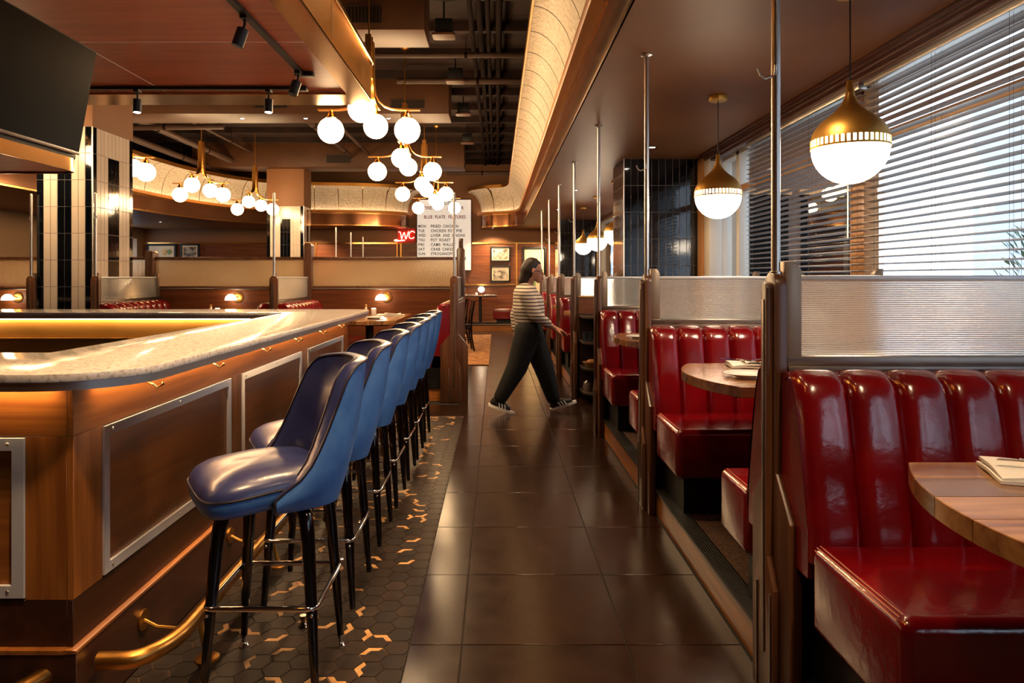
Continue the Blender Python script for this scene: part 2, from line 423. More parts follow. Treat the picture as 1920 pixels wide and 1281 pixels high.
# ---------------- walls
wr = struct('wall_right')
MB().box(2.3, -3.2, 0, 2.62, 19.2, .95).build('wainscot', m_wall, wr)
MB().box(2.34, -3.2, 2.63, 2.62, 19.2, 4.6).build('header', m_soffit, wr)
for a, b in ((-3.2, -2.6), (7.42, 8.5), (15.9, 19.2)): MB().box(2.3, a, .95, 2.62, b, 2.7).build('pier', m_beige, wr)
MB().box(2.27, -2.6, .93, 2.40, 7.4, .965).build('sill', m_wframe, wr, bevel=.006)
wf = struct('wall_far')
MB().box(-10, 19.05, -.1, 2.7, 19.3, 4.6).build('plaster', m_tan, wf)
for a, b in ((-9.8, -8.0), (-8.0, -6.2), (-6.2, -4.4), (-4.4, -2.6), (-2.6, -.8), (-.8, 1.0), (1.0, 2.3)):
    MB().box(a+.004, 19.02, 0, b-.004, 19.06, 2.28).build('panel', m_wall, wf, bevel=.003, seg=1)
for z in (2.295, 1.155): MB().box(-9.8, 19.0, z-.02, 2.3, 19.06, z+.02).build('trim_strip', m_brassp, wf)
for x in (-4.95, -2.62, .55): MB().box(x-.02, 18.995, 0, x+.02, 19.06, 2.295).build('trim_strip', m_brass, wf)
wl = struct('wall_left')
MB().box(-9.95, -3.2, 0, -9.7, 19.2, 1.5).build('wainscot', m_wall, wl)
MB().box(-9.95, -3.2, 2.4, -9.7, 19.2, 4.6).build('header', m_beige, wl)
for a, b in ((-3.2, 17.0), (18.7, 19.2)): MB().box(-9.95, a, 1.5, -9.7, b, 2.4).build('pier', m_beige, wl)
MB().box(-9.82, 17.0, 1.5, -9.81, 18.7, 2.4).build('pane', m_win, wl)
wn = struct('wall_near')
MB().box(-10, -3.2, 0, 2.7, -3.0, 4.6).build('plaster', m_tan, wn)
MB().box(-10, -3.0, 0, 2.3, -2.97, 1.3).build('panel', m_wall, wn)

# ---------------- ceilings
ce = struct('ceiling')
MB().box(-10.1, -3.3, 4.5, 2.8, 19.4, 4.65).build('deck', m_deck, ce)
mb = MB()
for k in range(22): mb.box(-10, -2.5+k, 4.38, 2.6, -2.42+k, 4.5)
tag(mb.build('joists', m_deck, ce), kind='stuff')
RP = [Vector(p) for p in [(.65, -3), (.65, 16.4)]]+smooth_path([(.65, 16.6), (.64, 17.1), (.56, 17.6), (.38, 17.9), (.12, 18.05), (-.14, 18.18), (-.33, 18.4), (-.42, 18.7), (-.43, 19.02)], 5)
LP = [Vector(p) for p in [(-7.1, -3), (-7.1, 12.4)]]+smooth_path([(-7.1, 12.7), (-7.05, 13.8), (-6.9, 15.0), (-6.4, 16.4), (-5.5, 17.3), (-4.5, 17.62), (-3.5, 17.75), (-2.8, 18.0), (-2.45, 18.4), (-2.4, 19.02)], 5)
sr = struct('ceiling_soffit_right')
MB().prism([(p.x, p.y) for p in RP]+[(2.34, 19.02), (2.34, -3)], 'z', 2.68, 2.72).build('underside', m_soffit, sr, smooth=False)
sl = struct('ceiling_soffit_left')
MB().prism([(p.x, p.y) for p in LP]+[(-9.75, 19.02), (-9.75, -3)], 'z', 2.68, 2.72).build('underside', m_soffit, sl, smooth=False)
def cove(S, path, side, start):
    fine = resample(path, .12)
    fine = [p for p in fine if p.y > start]
    sweep(MB(), fine, [(0, 2.684), (0, 3.0)], side).build('fascia', m_fascia, S)
    for z in (2.68, 2.985): sweep(MB(), fine, [(-.01, z), (.012, z), (.012, z+.03), (-.01, z+.03)], side).build('fascia_strip', m_brassp, S)
    sweep(MB(), fine, [(-.02, 3.015), (.085, 3.015), (.095, 3.03), (.095, 3.075), (.085, 3.075), (.085, 3.03), (-.02, 3.03)], side).build('trough', m_trough, S)
    sweep(MB(), fine, [(-.008, 3.04), (.03, 3.04)], side).build('led_strip', m_led, S)
    n = 14
    prof = [(-.03+.37*(1-math.cos(PI/2*t/n)), 3.03+.63*math.sin(PI/2*t/n)) for t in range(n+1)]
    seg = 5
    for i in range(0, len(fine)-1, seg):
        ch = fine[i:i+seg+1]
        if len(ch) < 2: break
        a = (ch[1]-ch[0]).normalized(); b = (ch[-1]-ch[-2]).normalized()
        ch = [ch[0]+a*.008]+ch[1:-1]+[ch[-1]-b*.008]
        sweep(MB(), ch, prof, side).build('cove_panel', m_cove, S)
        e = [fine[min(i+seg, len(fine)-1)]-b*.014, fine[min(i+seg, len(fine)-1)]+b*.014]
        sweep(MB(), e, [(o-.012, z+.008) for o, z in prof], side).build('cove_rib', m_brassp, S)
    sweep(MB(), fine, [(.335, 3.655), (.355, 3.65), (.355, 3.73), (.335, 3.73)], side).build('cove_edge', m_brass, S)
cr = struct('trim_1'); cove(cr, RP, 1, 1.6)
cl = struct('trim_2'); cove(cl, LP, -1, 5.5)

# ---------------- tiled columns
def column(name, x0, y0, nx, ny, zt, zp, pf, ps, side, build_parts=True):
    """front face at y0 facing the camera, side face at x0 (side=-1) or x0+w (side=1)"""
    P = .0775; R = .2975; w = nx*P; d = ny*P; s = struct(name)
    MB().box(x0+.001, y0+.001, 0, x0+w-.001, y0+d-.001, zt).build('core', m_tgrout, s)
    if zp > zt: MB().box(x0-.004, y0-.004, zt, x0+w+.004, y0+d+.004, zp).build('painted_top', m_tan, s, bevel=.004)
    tf = {c: MB().box(-P/2+.0026, -.008, -R/2+.0026, P/2-.0026, 0, R/2-.0026).mesh('tile', m, bevel=.0012, seg=1) for c, m in (('b', m_tblack), ('w', m_twhite))}
    ts = {c: MB().box(0, -P/2+.0026, -R/2+.0026, .008, P/2-.0026, R/2-.0026).mesh('tile', m, bevel=.0012, seg=1) for c, m in (('b', m_tblack), ('w', m_twhite))}
    join = {'b': MB(), 'w': MB()}
    nr = int(zt/R)+1
    for r in range(nr):
        zc = zt-R*(r+.5)
        if zc < -.05: continue
        for i in range(nx):
            c = pf(i, r)
            if build_parts: put('tile', tf[c], s, (x0+P*(i+.5), y0+.004, zc))
            else: join[c].box(x0+P*i+.002, y0-.004, zc-R/2+.002, x0+P*(i+1)-.002, y0+.01, zc+R/2-.002)
        for i in range(ny):
            c = ps(i, r); xx = (x0+w-.004) if side > 0 else x0-.004
            if build_parts: put('tile', ts[c], s, (xx, y0+P*(i+.5), zc))
            else: join[c].box(xx, y0+P*i+.002, zc-R/2+.002, xx+.008, y0+P*(i+1)-.002, zc+R/2-.002)
    if not build_parts:
        for c, m in (('b', m_tblack), ('w', m_twhite)):
            if join[c].v: tag(join[c].build('tiles', m, s, smooth=False, weld=False), kind='stuff')
    cx = x0+w if side > 0 else x0
    MB().box(cx-.006, y0-.006, 0, cx+.006, y0+.006, zt).build('corner_trim', m_steel, s)
    return s
allb = lambda i, r: 'b'
column('column_right_near', 1.42, 7.73, 11, 9, 2.68, 2.68, allb, allb, -1)
column('column_right_far', 1.42, 16.0, 11, 9, 2.68, 2.68, allb, allb, -1, False)
p8 = lambda i, r: 'bwwbbwwb'[i]
p11 = lambda i, r: ('bwwwwwwwwwb' if r < 1 else 'bwwwbbbwwwb')[i]
column('column_left_near', -5.12, 7.72, 8, 11, 3.04, 4.5, p8, p11, 1)
column('column_left_far', -5.3, 16.0, 11, 8, 3.0, 4.5, p11, p8, 1, False)

# ---------------- windows: frames, panes, blinds, moulding
def window(n, y0, y1, mull, zt=2.6):
    s = struct('window_%d' % n)
    yy = [y0]+[m for m, w, mm in mull]+[y1]
    for a, b in zip(yy, yy[1:]):
        MB().box(2.445, a+.03, .98, 2.455, b-.03, 2.22).build('pane', m_win, s)
        MB().box(2.445, a+.03, 2.27, 2.455, b-.03, zt).build('pane', m_win, s)
    MB().box(2.41, y0, 2.215, 2.49, y1, 2.275).build('transom', m_tframe, s, bevel=.004)
    for y, w, mm in mull: MB().box(2.40, y-w/2, .96, 2.50, y+w/2, zt+.03).build('mullion', mm, s, bevel=.004)
    for a, b in ((y0, y0+.06), (y1-.06, y1)): MB().box(2.40, a, .96, 2.50, b, zt+.03).build('jamb', m_wframe, s, bevel=.004)
    MB().box(2.40, y0, .955, 2.50, y1, .99).build('bottom_rail', m_wframe, s); MB().box(2.40, y0, zt-.02, 2.50, y1, zt+.03).build('top_rail', m_wframe, s)
    return s
window(1, -2.6, 7.42, [(-.6, .1, m_tframe), (1.9, .1, m_tframe), (4.62, .18, m_tframe), (6.9, .08, m_wframe)])
window(2, 8.5, 15.9, [(10.4, .1, m_tframe), (12.2, .1, m_tframe), (14, .1, m_tframe)])
pl = struct('trim_3')
MB().box(2.26, 7.36, .95, 2.4, 7.55, 2.66).build('white_pilaster', m_wframe, pl, bevel=.006)
MB().box(2.235, 7.55, .95, 2.3, 7.72, 2.66).build('tan_pilaster', m_tframe, pl, bevel=.006)
ml = struct('trim_4')
for k, (x0, x1, z0) in enumerate(((2.19, 2.36, 2.66), (2.22, 2.36, 2.642), (2.235, 2.36, 2.618), (2.27, 2.36, 2.595))):
    MB().box(x0, -2.9, z0, x1, 7.5, z0+.024).build('moulding_step', m_moul, ml, bevel=.006)
def blind(label, y0, y1, tilt, x=2.335, z1=2.565, z0=1.02, pitch=.0432, group=None):
    t = thing('venetian_blind', label, 'blind', (x, (y0+y1)/2, z0), group)
    prof = [(-.026+.013*k, .0028*(1-((k-2)/2)**2)) for k in range(5)]
    prof = prof+[(a, b-.0022) for a, b in prof[::-1]]
    c, s_ = math.cos(tilt), math.sin(tilt)
    me = MB().prism([(a*c-b*s_, a*s_+b*c) for a, b in prof], 'y', -(y1-y0)/2, (y1-y0)/2).mesh('slat', m_slat, ang=60)
    n = int((z1-z0)/pitch)
    for k in range(n): put('slat', me, t, (x, (y0+y1)/2, z1-.02-pitch*(k+.5)))
    MB().box(x-.028, y0, z1-.005, x+.028, y1, z1+.03).build('head_rail', m_steel, t, bevel=.003)
    MB().box(x-.026, y0, z0-.02, x+.026, y1, z0-.002).build('bottom_rail', m_slat, t, bevel=.004)
    m = max(2, int((y1-y0)/.53)); mb = MB()
    for k in range(m+1):
        y = y0+.12+(y1-y0-.24)*k/m
        for dx in (-.027, .027): mb.tube([(x+dx, y, z0), (x+dx, y, z1)], .0009, 4)
        mb.tube([(x, y+.012, z0), (x, y+.012, z1)], .0009, 4)
    mb.build('ladder_cords', m_pipeb, t)
    MB().tube([(x-.04, y0+.1, z1), (x-.045, y0+.1, z1-.95)], .004, 6).build('tilt_wand', m_steel, t)
    return t
blind('brown slatted blind on the window above the nearest red booth', .2, 4.36, math.radians(-7))
blind('brown slatted blind on the window beside the second booth, ending at bare glass', 4.42, 6.42, math.radians(-9))
blind('brown slatted blind on the far window beyond the black tiled column', 8.7, 10.3, math.radians(-9), pitch=.06)

# ---------------- outside
og = MB().box(2.62, -30, -.3, 60, 60, -.1).build('ground_outside', m_extg); tag(og, kind='structure')
b1 = thing('building', 'pale building across the street seen through the blinds', 'building', (22, 6, -.1))
MB().box(22, -25, -.1, 30, 32, 9).build('facade', m_extw, b1)
for k in range(12):
    for j in range(2):
        MB().box(21.95, -20+4*k, .8+3.6*j, 22.02, -18+4*k, 2.8+3.6*j).build('window', m_tv, b1)
b2 = thing('building_wing', 'brown clad wing of the building outside the far window', 'building', (5, 13.5, -.1))
MB().box(2.9, 13.0, -.1, 7.0, 14.5, 6).build('wall', m_extb, b2)
for k in range(3): MB().box(3.2+1.25*k, 12.94, .8, 4.2+1.25*k, 13.02, 2.9).build('window', m_tv, b2); MB().box(3.15+1.25*k, 12.9, 2.9, 4.25+1.25*k, 13.0, 3.0).build('lintel', m_tframe, b2)
tr = thing('potted_shrub', 'green feathery shrub outside the nearest window', 'shrub', (5.3, 6.75, -.1))
MB().lathe([(.16, 0), (.24, .5), (.26, .52), (.22, .52), (.2, .45)], (5.3, 6.75, -.1), 14).build('planter', m_char, tr)
MB().tube([(5.3, 6.75, .35), (5.32, 6.75, 1.0), (5.3, 6.75, 1.5)], [.03, .022, .008], 6).build('trunk', m_walnut, tr)
mb = MB(); rl = random.Random(3)
for k in range(520):
    a = rl.random()*2*PI; zz = .45+rl.random()*1.35; rad = (.34*(1-((zz-1.0)/1.0)**2)+.05)*math.sqrt(rl.random())
    c = Vector((5.3+rad*math.cos(a), 6.75+rad*math.sin(a), zz)); d = Vector((math.cos(a), math.sin(a), .7+rl.random())).normalized()*.13
    u = d.orthogonal().normalized()*.014
    mb.add([c-u, c+d*.5-u*1.5, c+d, c+d*.5+u*1.5], [(0, 1, 2, 3)])
tag(mb.build('foliage', m_leaf, tr, smooth=False, weld=False), kind='stuff')
# ================================================================== BOOTHS
def partition(pole_top, flange, label, ln=1.435):
    t = thing('booth_partition', label, 'partition')
    w, zc = .045, 1.33
    A = [(-.15, 0), (-.15, .62), (-w, .745)]+[(w*math.cos(a), zc+w*math.sin(a)) for a in [PI-PI*i/12 for i in range(13)]]+[(w, .745), (.15, .62), (.15, 0)]
    ep = MB().prism(A, 'x', .02, .058).build('end_panel', m_walnut, t, bevel=.0025, ang=30)
    w2, zc2 = .0225, 1.322
    B = [(-.075, 0), (-.075, .39), (-w2, .48)]+[(w2*math.cos(a), zc2+w2*math.sin(a)) for a in [PI-PI*i/10 for i in range(11)]]+[(w2, .48), (.075, .39), (.075, 0)]
    fp = MB().prism(B, 'x', 0, .02).build('face_board', m_walnut, t, bevel=.002, ang=30)
    MB().box(-.004, -.008, .17, .001, .008, 1.29).build('metal_strip', m_cap, fp, bevel=.0015)
    for y in (-.055, .055): MB().box(-.004, y-.006, .015, .001, y+.006, .375).build('metal_strip', m_cap, fp, bevel=.0015)
    p = MB().tube([(.039, 0, 1.368), (.039, 0, pole_top)], .0138, 16).build('pole', m_steel, t)
    MB().lathe([(.019, 0), (.019, .012), (.0145, .014)], (.039, 0, 1.366), 16).build('collar', m_steel, p)
    if flange: MB().lathe([(.0145, 0), (.02, .004), (.034, .008), (.034, .014)], (.039, 0, pole_top-.014), 20).build('flange', m_steel, p)
    else: MB().ball((.039, 0, pole_top), .0138, 12, 6).build('pole_cap', m_steel, p)
    MB().tube([(.025, -.004, 2.0), (.0, -.012, 1.99), (-.016, -.018, 1.998), (-.026, -.02, 2.02)], .004, 6).tube([(.035, .0, 2.0), (.03, -.016, 2.005), (.028, -.026, 2.03)], .004, 6).build('coat_hook', m_steel, p)
    br = [(.06, 1.06), (.06, 1.41), (.094, 1.41), (.112, 1.383), (.112, 1.06)]
    MB().prism(br, 'y', -.022, .022).build('glass_bracket', m_plate, t, bevel=.002)
    MB().prism([(ln-.005-a+.06, b) for a, b in br], 'y', -.022, .022).build('glass_bracket', m_plate, t, bevel=.002)
    MB().box(.06, -.045, .15, ln, .045, 1.062).build('low_wall', m_walnut, t)
    MB().box(.06, -.048, 1.05, ln, .048, 1.082).box(.06, -.04, 1.08, ln, .04, 1.112).build('cap_rail', m_cap, t, bevel=.003)
    # reeded pane: real horizontal ribs on the face towards the seat
    n = 36; z0, z1 = 1.112, 1.355; pr = []
    for i in range(n*6+1):
        u = i/6; pr.append((-.0045-.0026*abs(math.sin(PI*u)), z0+(z1-z0)*i/(n*6)))
    pr += [(.0035, z1), (.0035, z0)]
    MB().prism(pr, 'x', .112, ln-.057).build('reeded_pane', m_reed, t, ang=30)
    MB().box(.112, -.0085, 1.352, ln-.057, .0085, 1.366).build('top_rail', m_alu, t, bevel=.002)
    return t

CW = .1475
def bench(s, dep, label):
    """s=-1: seat on the -y side of the partition"""
    t = thing('booth_bench', label, 'bench')
    x0, x1 = .035, 1.40
    MB().box(x0, min(s*.25, s*dep), .36, x1, max(s*.25, s*dep), .608).build('seat', m_red, t, bevel=.032, seg=5)
    mb = MB()
    for a in (35, 52, 69):
        a = math.radians(a); xx = x0+.032-.0335*math.cos(a); zz = .576+.0335*math.sin(a)
        mb.tube([(xx, s*.27, zz), (xx, s*(dep-.034), zz)], .0016, 5)
    mb.build('seat_stitching', m_stitch, t)
    MB().box(x0+.07, min(s*.09, s*(dep-.13)), .15, x1, max(s*.09, s*(dep-.13)), .365).build('plinth', m_black, t)
    pf = [(.262, .55), (.262, .63), (.245, .72), (.224, .83), (.204, .93), (.19, 1.0), (.176, 1.04), (.155, 1.066), (.125, 1.08), (.09, 1.08), (.06, 1.065)]
    bk = MB().prism([(s*a, b) for a, b in [(p-.03, z-.012) for p, z in pf]+[(.05, 1.03), (.05, .5), (.23, .5)]], 'x', x0+.002, x1).build('backrest', m_red, t, ang=30)
    rows = []
    for k, (p, z) in enumerate(pf):
        q0 = pf[max(k-1, 0)]; q1 = pf[min(k+1, len(pf)-1)]
        ty, tz = q1[0]-q0[0], q1[1]-q0[1]; l = math.hypot(ty, tz); ny, nz = tz/l, -ty/l
        row = []
        for i in range(13):
            u = -1+2*i/12; g = (1-abs(u)**4.5)**.5 if abs(u) < 1 else 0
            pull = .03*math.exp(-((k-6)/1.6)**2)*abs(u)**2    # stitched-in top corners
            h = -.024+(.036 if k < 7 else .024)*g-pull*.3
            row.append((u*CW/2, s*(p+ny*h), z+nz*h))
        rows.append(row)
    me = MB().grid(rows).mesh('channel', m_red, ang=80)
    for k in range(9): put('channel', me, bk, (x0+CW*(k+.5), 0, 0))
    return t

def booth_table(label):
    t = thing('booth_table', label, 'table')
    top = None; n = 6; hw = .39
    for k in range(n):
        a = -hw+2*hw*k/n; b = a+2*hw/n-.0008
        f = lambda y: .115*(y/hw)**2
        poly = [(f(a+(b-a)*i/4), a+(b-a)*i/4) for i in range(5)]+[(1.41, b), (1.41, a)]
        MB().prism(poly, 'z', .877, .92).build('plank', m_table, t, bevel=.0015, seg=1, ang=25)
    MB().box(.12, -.3, .862, 1.35, .3, .878).build('underframe', m_black, t)
    MB().lathe([(.045, 0), (.045, .7)], (.75, 0, .165), 20).build('pedestal', m_black, t)
    MB().box(.5, -.26, .15, 1.0, .26, .168).build('base_plate', m_black, t, bevel=.006)
    return t

X0 = .851
PD = [2.21, 4.11, 6.03, 7.93, 9.85, 11.75, 13.65]
names = ['nearest', 'second', 'third', 'fourth', 'fifth', 'sixth', 'seventh']
part0 = partition(2.68, True, 'nearest arched walnut booth end with reeded glass and steel pole on the window side')
part0.location = (X0, PD[0], 0)
p3_ = partition(2.68, True, 'fourth arched walnut booth end with short glass behind the service shelf, counting along the window side', .555); p3_.location = (X0, PD[3], 0)
for i in (1, 2, 4, 5, 6):
    copy_tree(part0, (X0, PD[i], 0), 0, '%s arched walnut booth end with reeded glass and steel pole, counting along the window side' % names[i])
bn = bench(-1, .70, 'large red channel-backed bench in the nearest window booth, facing the camera'); bn.location = (X0, PD[0], 0)
bf = bench(1, .55, 'red bench seat just behind the nearest booth end panel, facing away'); bf.location = (X0, PD[0], 0)
for i, lb in ((1, 'red channel-backed bench in the second window booth, behind the table with the plate'),
              (2, 'red channel-backed bench in the third window booth, before the service shelf'),
              (4, 'red channel-backed bench glimpsed beyond the service shelf, nearer of the far ones'),
              (5, 'red channel-backed bench beyond the walking person, second of the far ones'),
              (6, 'red channel-backed bench at the far end of the window row')):
    copy_tree(bn, (X0, PD[i], 0), 0, lb)
for i, lb in ((1, 'red bench seat corner showing behind the second booth end panel'),
              (4, 'red bench seat facing away in the first far window booth'),
              (5, 'red bench seat facing away in the second far window booth')):
    copy_tree(bf, (X0, PD[i], 0), 0, lb)
tb = booth_table('plank-topped table with bowed end in the nearest red booth'); tb.location = (.865, 1.26, 0)
for i, lb in ((1, 'plank-topped table with a plate and napkin in the second red booth'), (2, 'plank-topped table in the third red booth before the service shelf'),
              (4, 'plank-topped table in the first booth beyond the service shelf'), (5, 'plank-topped table in the farther window booth'), (6, 'plank-topped table in the last window booth')):
    copy_tree(tb, (.865, PD[i]-.95, 0), 0, lb)

# left row: partitions run away from the camera
LY = 7.5
part1 = partition(2.27, False, 'arched walnut booth end with free-standing pole beside the aisle, past the last bar stool')
part1.location = (-.46, LY, 0); part1.rotation_euler = (0, 0, PI/2)
copy_tree(part1, (-2.42, LY, 0), PI/2, 'arched walnut booth end with free-standing pole seen above the middle of the bar counter')
copy_tree(part1, (-4.36, LY, 0), PI/2, 'arched walnut booth end with pole in front of the striped tile column, right corner')
copy_tree(part1, (-5.14, LY+.12, 0), PI/2, 'arched walnut booth end with pole at the left edge of the striped tile column')
copy_tree(bn, (-2.42, LY, 0), PI/2, 'red channel-backed bench top seen over the bar counter, right of the middle pole')
copy_tree(bn, (-4.36, LY, 0), PI/2, 'red channel-backed bench top seen over the bar counter beside the striped tile column')
copy_tree(bf, (-.46, LY, 0), PI/2, 'red bench beside the aisle booth end, behind the farthest blue stools')
copy_tree(bf, (-2.42, LY, 0), PI/2, 'red bench on the left of the middle booth end, mostly hidden by the bar')
copy_tree(tb, (-1.41, 6.95, 0), PI/2, 'plank-topped table with a lamp behind it, past the far end of the bar')
copy_tree(tb, (-3.4, 7.0, 0), PI/2, 'plank-topped table mostly hidden behind the bar counter')
copy_tree(tb, (-6.1, 7.0, 0), PI/2, 'plank-topped table hidden behind the bar, left of the striped column')

# divider behind the left booths: wood below, textured bronze glass above
dv = struct('wall_divider'); DY = 8.93
xs = [-9.6, -6.6, -4.45, -2.42, -.46]
for a, b in zip(xs, xs[1:]):
    MB().box(a+.003, DY, .0, b-.003, DY+.08, 1.205).build('panel', m_wall, dv, bevel=.002, seg=1)
    MB().box(a+.04, DY+.03, 1.245, b-.04, DY+.042, 1.585).build('pane', m_bronzeg, dv)
MB().box(-9.6, DY-.01, 1.2, -.40, DY+.09, 1.22).build('rail', m_cap, dv, bevel=.003); MB().box(-9.6, DY, 1.222, -.40, DY+.08, 1.246).build('rail', m_walnut, dv)
MB().box(-9.6, DY+.005, 1.585, -.40, DY+.07, 1.622).build('top_rail', m_walnut, dv, bevel=.004)
for x, zt in ((-2.42, 1.80), (-.46, 1.74), (-4.45, 1.7)):
    pz = [(x-.05, 0), (x-.05, zt-.03), (x-.03, zt), (x+.03, zt), (x+.05, zt-.03), (x+.05, 0)]
    MB().prism(pz, 'y', DY-.06, DY+.1).build('post', m_walnut, dv, bevel=.004)
MB().box(-.485, DY-.03, 1.74, -.43, DY+.04, 1.86).build('post', m_walnut, dv, bevel=.004)
# far poles of the booths beyond the divider
for k, (x, y) in enumerate(((-2.95, 12.7), (-2.97, 14.1), (-3.05, 15.8))):
    copy_tree(part1, (x, y, 0), PI/2, ['nearest', 'middle', 'farthest'][k]+' of the three orange-lit poles rising behind the textured glass divider')

# ---------------- wall lamps on the divider, condiments, place settings
def wall_lamp(x, lb):
    t = thing('wall_lamp', lb, 'lamp', (x, DY, 1.08), 'dome wall lamps in the left booths')
    MB().prism([(x+.055+.068*math.cos(a), 1.1+.068*math.sin(a)) for a in [2*PI*i/28 for i in range(28)]], 'y', DY-.012, DY+.001).build('back_plate', m_brass, t, bevel=.003)
    MB().tube([(x+.055, DY-.01, 1.1), (x+.04, DY-.06, 1.12), (x, DY-.1, 1.11)], .007, 8).build('arm', m_brass, t)
    MB().ball((x, DY-.11, 1.07), .072, 24, 8, (1, 1, 1.05), 0, PI/2).build('shade', m_shade, t)
for x, lb in ((-1.47, 'white dome wall lamp above the table past the bar end'), (-3.38, 'white dome wall lamp on the divider, middle one above the bar counter'), (-6.22, 'white dome wall lamp at the far left edge of the picture')): wall_lamp(x, lb)
def shaker(x, y, z, lb, k):
    t = thing('salt_shaker' if k else 'candle_jar', lb, 'shaker' if k else 'jar', (x, y, z))
    if k:
        MB().lathe([(.02, 0), (.021, .03), (.014, .07), (.012, .085)], (x, y, z), 14).build('bottle', m_china, t); MB().lathe([(.0125, 0), (.015, .008), (.012, .024), (.004, .03)], (x, y, z+.084), 14).build('cap', m_brass, t)
    else:
        MB().lathe([(.03, 0), (.032, .06), (.03, .065), (.027, .062)], (x, y, z), 16).build('jar', m_china, t); MB().lathe([(.024, 0), (.024, .004)], (x, y, z+.064), 14).build('wax', m_shade, t)
shaker(-1.56, 8.28, .921, 'slim shaker with brass cap beside the lamp past the bar end', 1); shaker(-1.47, 8.3, .921, 'pale square jar beside the shaker on the table past the bar end', 0)
shaker(-3.42, 8.3, .921, 'shaker peeping over the bar under the middle wall lamp', 1); shaker(-3.34, 8.3, .921, 'small jar peeping over the bar under the middle wall lamp', 0)
shaker(-6.0, 8.2, .921, 'shaker peeping over the bar at the left edge', 1)

me_fork = MB()
me_fork.box(-.004, -.1, 0, .004, .035, .0022)
for k in range(4): me_fork.box(-.011+.0063*k, .045, 0, -.0075+.0063*k, .09, .002)
me_fork.box(-.011, .034, 0, .0114, .046, .002); me_fork = me_fork.mesh('fork', m_chrome)
me_knife = MB().prism([(-.005, -.1), (.005, -.1), (.006, 0), (.008, .02), (.006, .1), (-.004, .11), (-.006, 0)], 'z', 0, .0025).mesh('knife', m_chrome)
def napkin(x, y, z, w, d, rot, lb):
    t = thing('folded_napkin', lb, 'napkin', (x, y, z))
    for k, (a, b, c) in enumerate(((w, d, .008), (w*.97, d*.95, .007), (w*.6, d*.8, .006))):
        z0 = z+.0015+(.0, .0085, .016)[k]
        rows = []
        for j in range(7):
            v = -1+2*j/6; r = []
            for i in range(9):
                u = -1+2*i/8; r.append((u*a/2+(.02 if k == 2 else 0), v*b/2, z0+c+.006*k*math.cos(u*2+v*1.4+k)+.002*math.sin(5*u+3*v+k)))
            rows.append(r)
        rows2 = [[(p[0], p[1], max(z0-.001, p[2]-c)) for p in r] for r in rows]
        mb = MB(); n = 9
        mb.grid(rows); mb.grid(rows2)
        for e in (0, 6): mb.grid([rows[e], rows2[e]])
        for e in (0, 8): mb.grid([[r[e] for r in rows], [r[e] for r in rows2]])
        mb.v = [(x+p[0]*math.cos(rot)-p[1]*math.sin(rot), y+p[0]*math.sin(rot)+p[1]*math.cos(rot), p[2]) for p in mb.v]
        mb.build('fold', m_white, t, ang=50)
    return t
def plate(x, y, z, r, lb):
    o = MB().lathe([(0.001, .006), (r*.55, .006), (r*.62, .009), (r*.98, .018), (r, .0195), (r*.97, .0215), (r*.6, .0125), (.001, .0095)], (0, 0, 0), 40).build('plate', m_china, None, ang=60)
    f = MB().lathe([(r*.5, 0), (r*.56, 0), (r*.56, .008), (r*.5, .008)], (0, 0, 0), 32).build('foot_ring', m_china, o)
    o.location = (x, y, z); tag(o, lb, 'plate')
TZ = .9205
napkin(1.24, 1.50, TZ, .30, .17, -.35, 'folded white napkin on the nearest plank table')
napkin(1.26, 3.40, TZ, .24, .16, -.1, 'folded white napkin behind the white plate on the second table')
napkin(1.34, 2.98, TZ, .2, .15, .1, 'folded white napkin mostly hidden behind the nearest booth end')
def cutlery(me, name, x, y, z, rot, lb): tag(put(name, me, None, (x, y, z), (0, 0, rot)), lb, name)
cutlery(me_knife, 'knife', 1.21, 1.50, TZ+.036, 1.25, 'steel knife on the napkin of the nearest table'); cutlery(me_fork, 'fork', 1.31, 1.47, TZ+.038, 1.2, 'steel fork on the napkin of the nearest table')
cutlery(me_knife, 'knife', 1.2, 3.38, TZ+.036, .9, 'dark knife on the napkin of the second table'); cutlery(me_fork, 'fork', 1.29, 3.40, TZ+.038, 2.2, 'fork lying on the napkin of the second table')
plate(1.095, 3.05, TZ, .095, 'white side plate on the second red booth table')
plate(1.02, 4.98, TZ, .09, 'white side plate on the third booth table')
plate(-1.3, 7.35, TZ, .11, 'white plate on the table past the far bar end')
napkin(-1.2, 7.9, TZ, .3, .16, .1, 'folded napkin on the table past the far bar end')

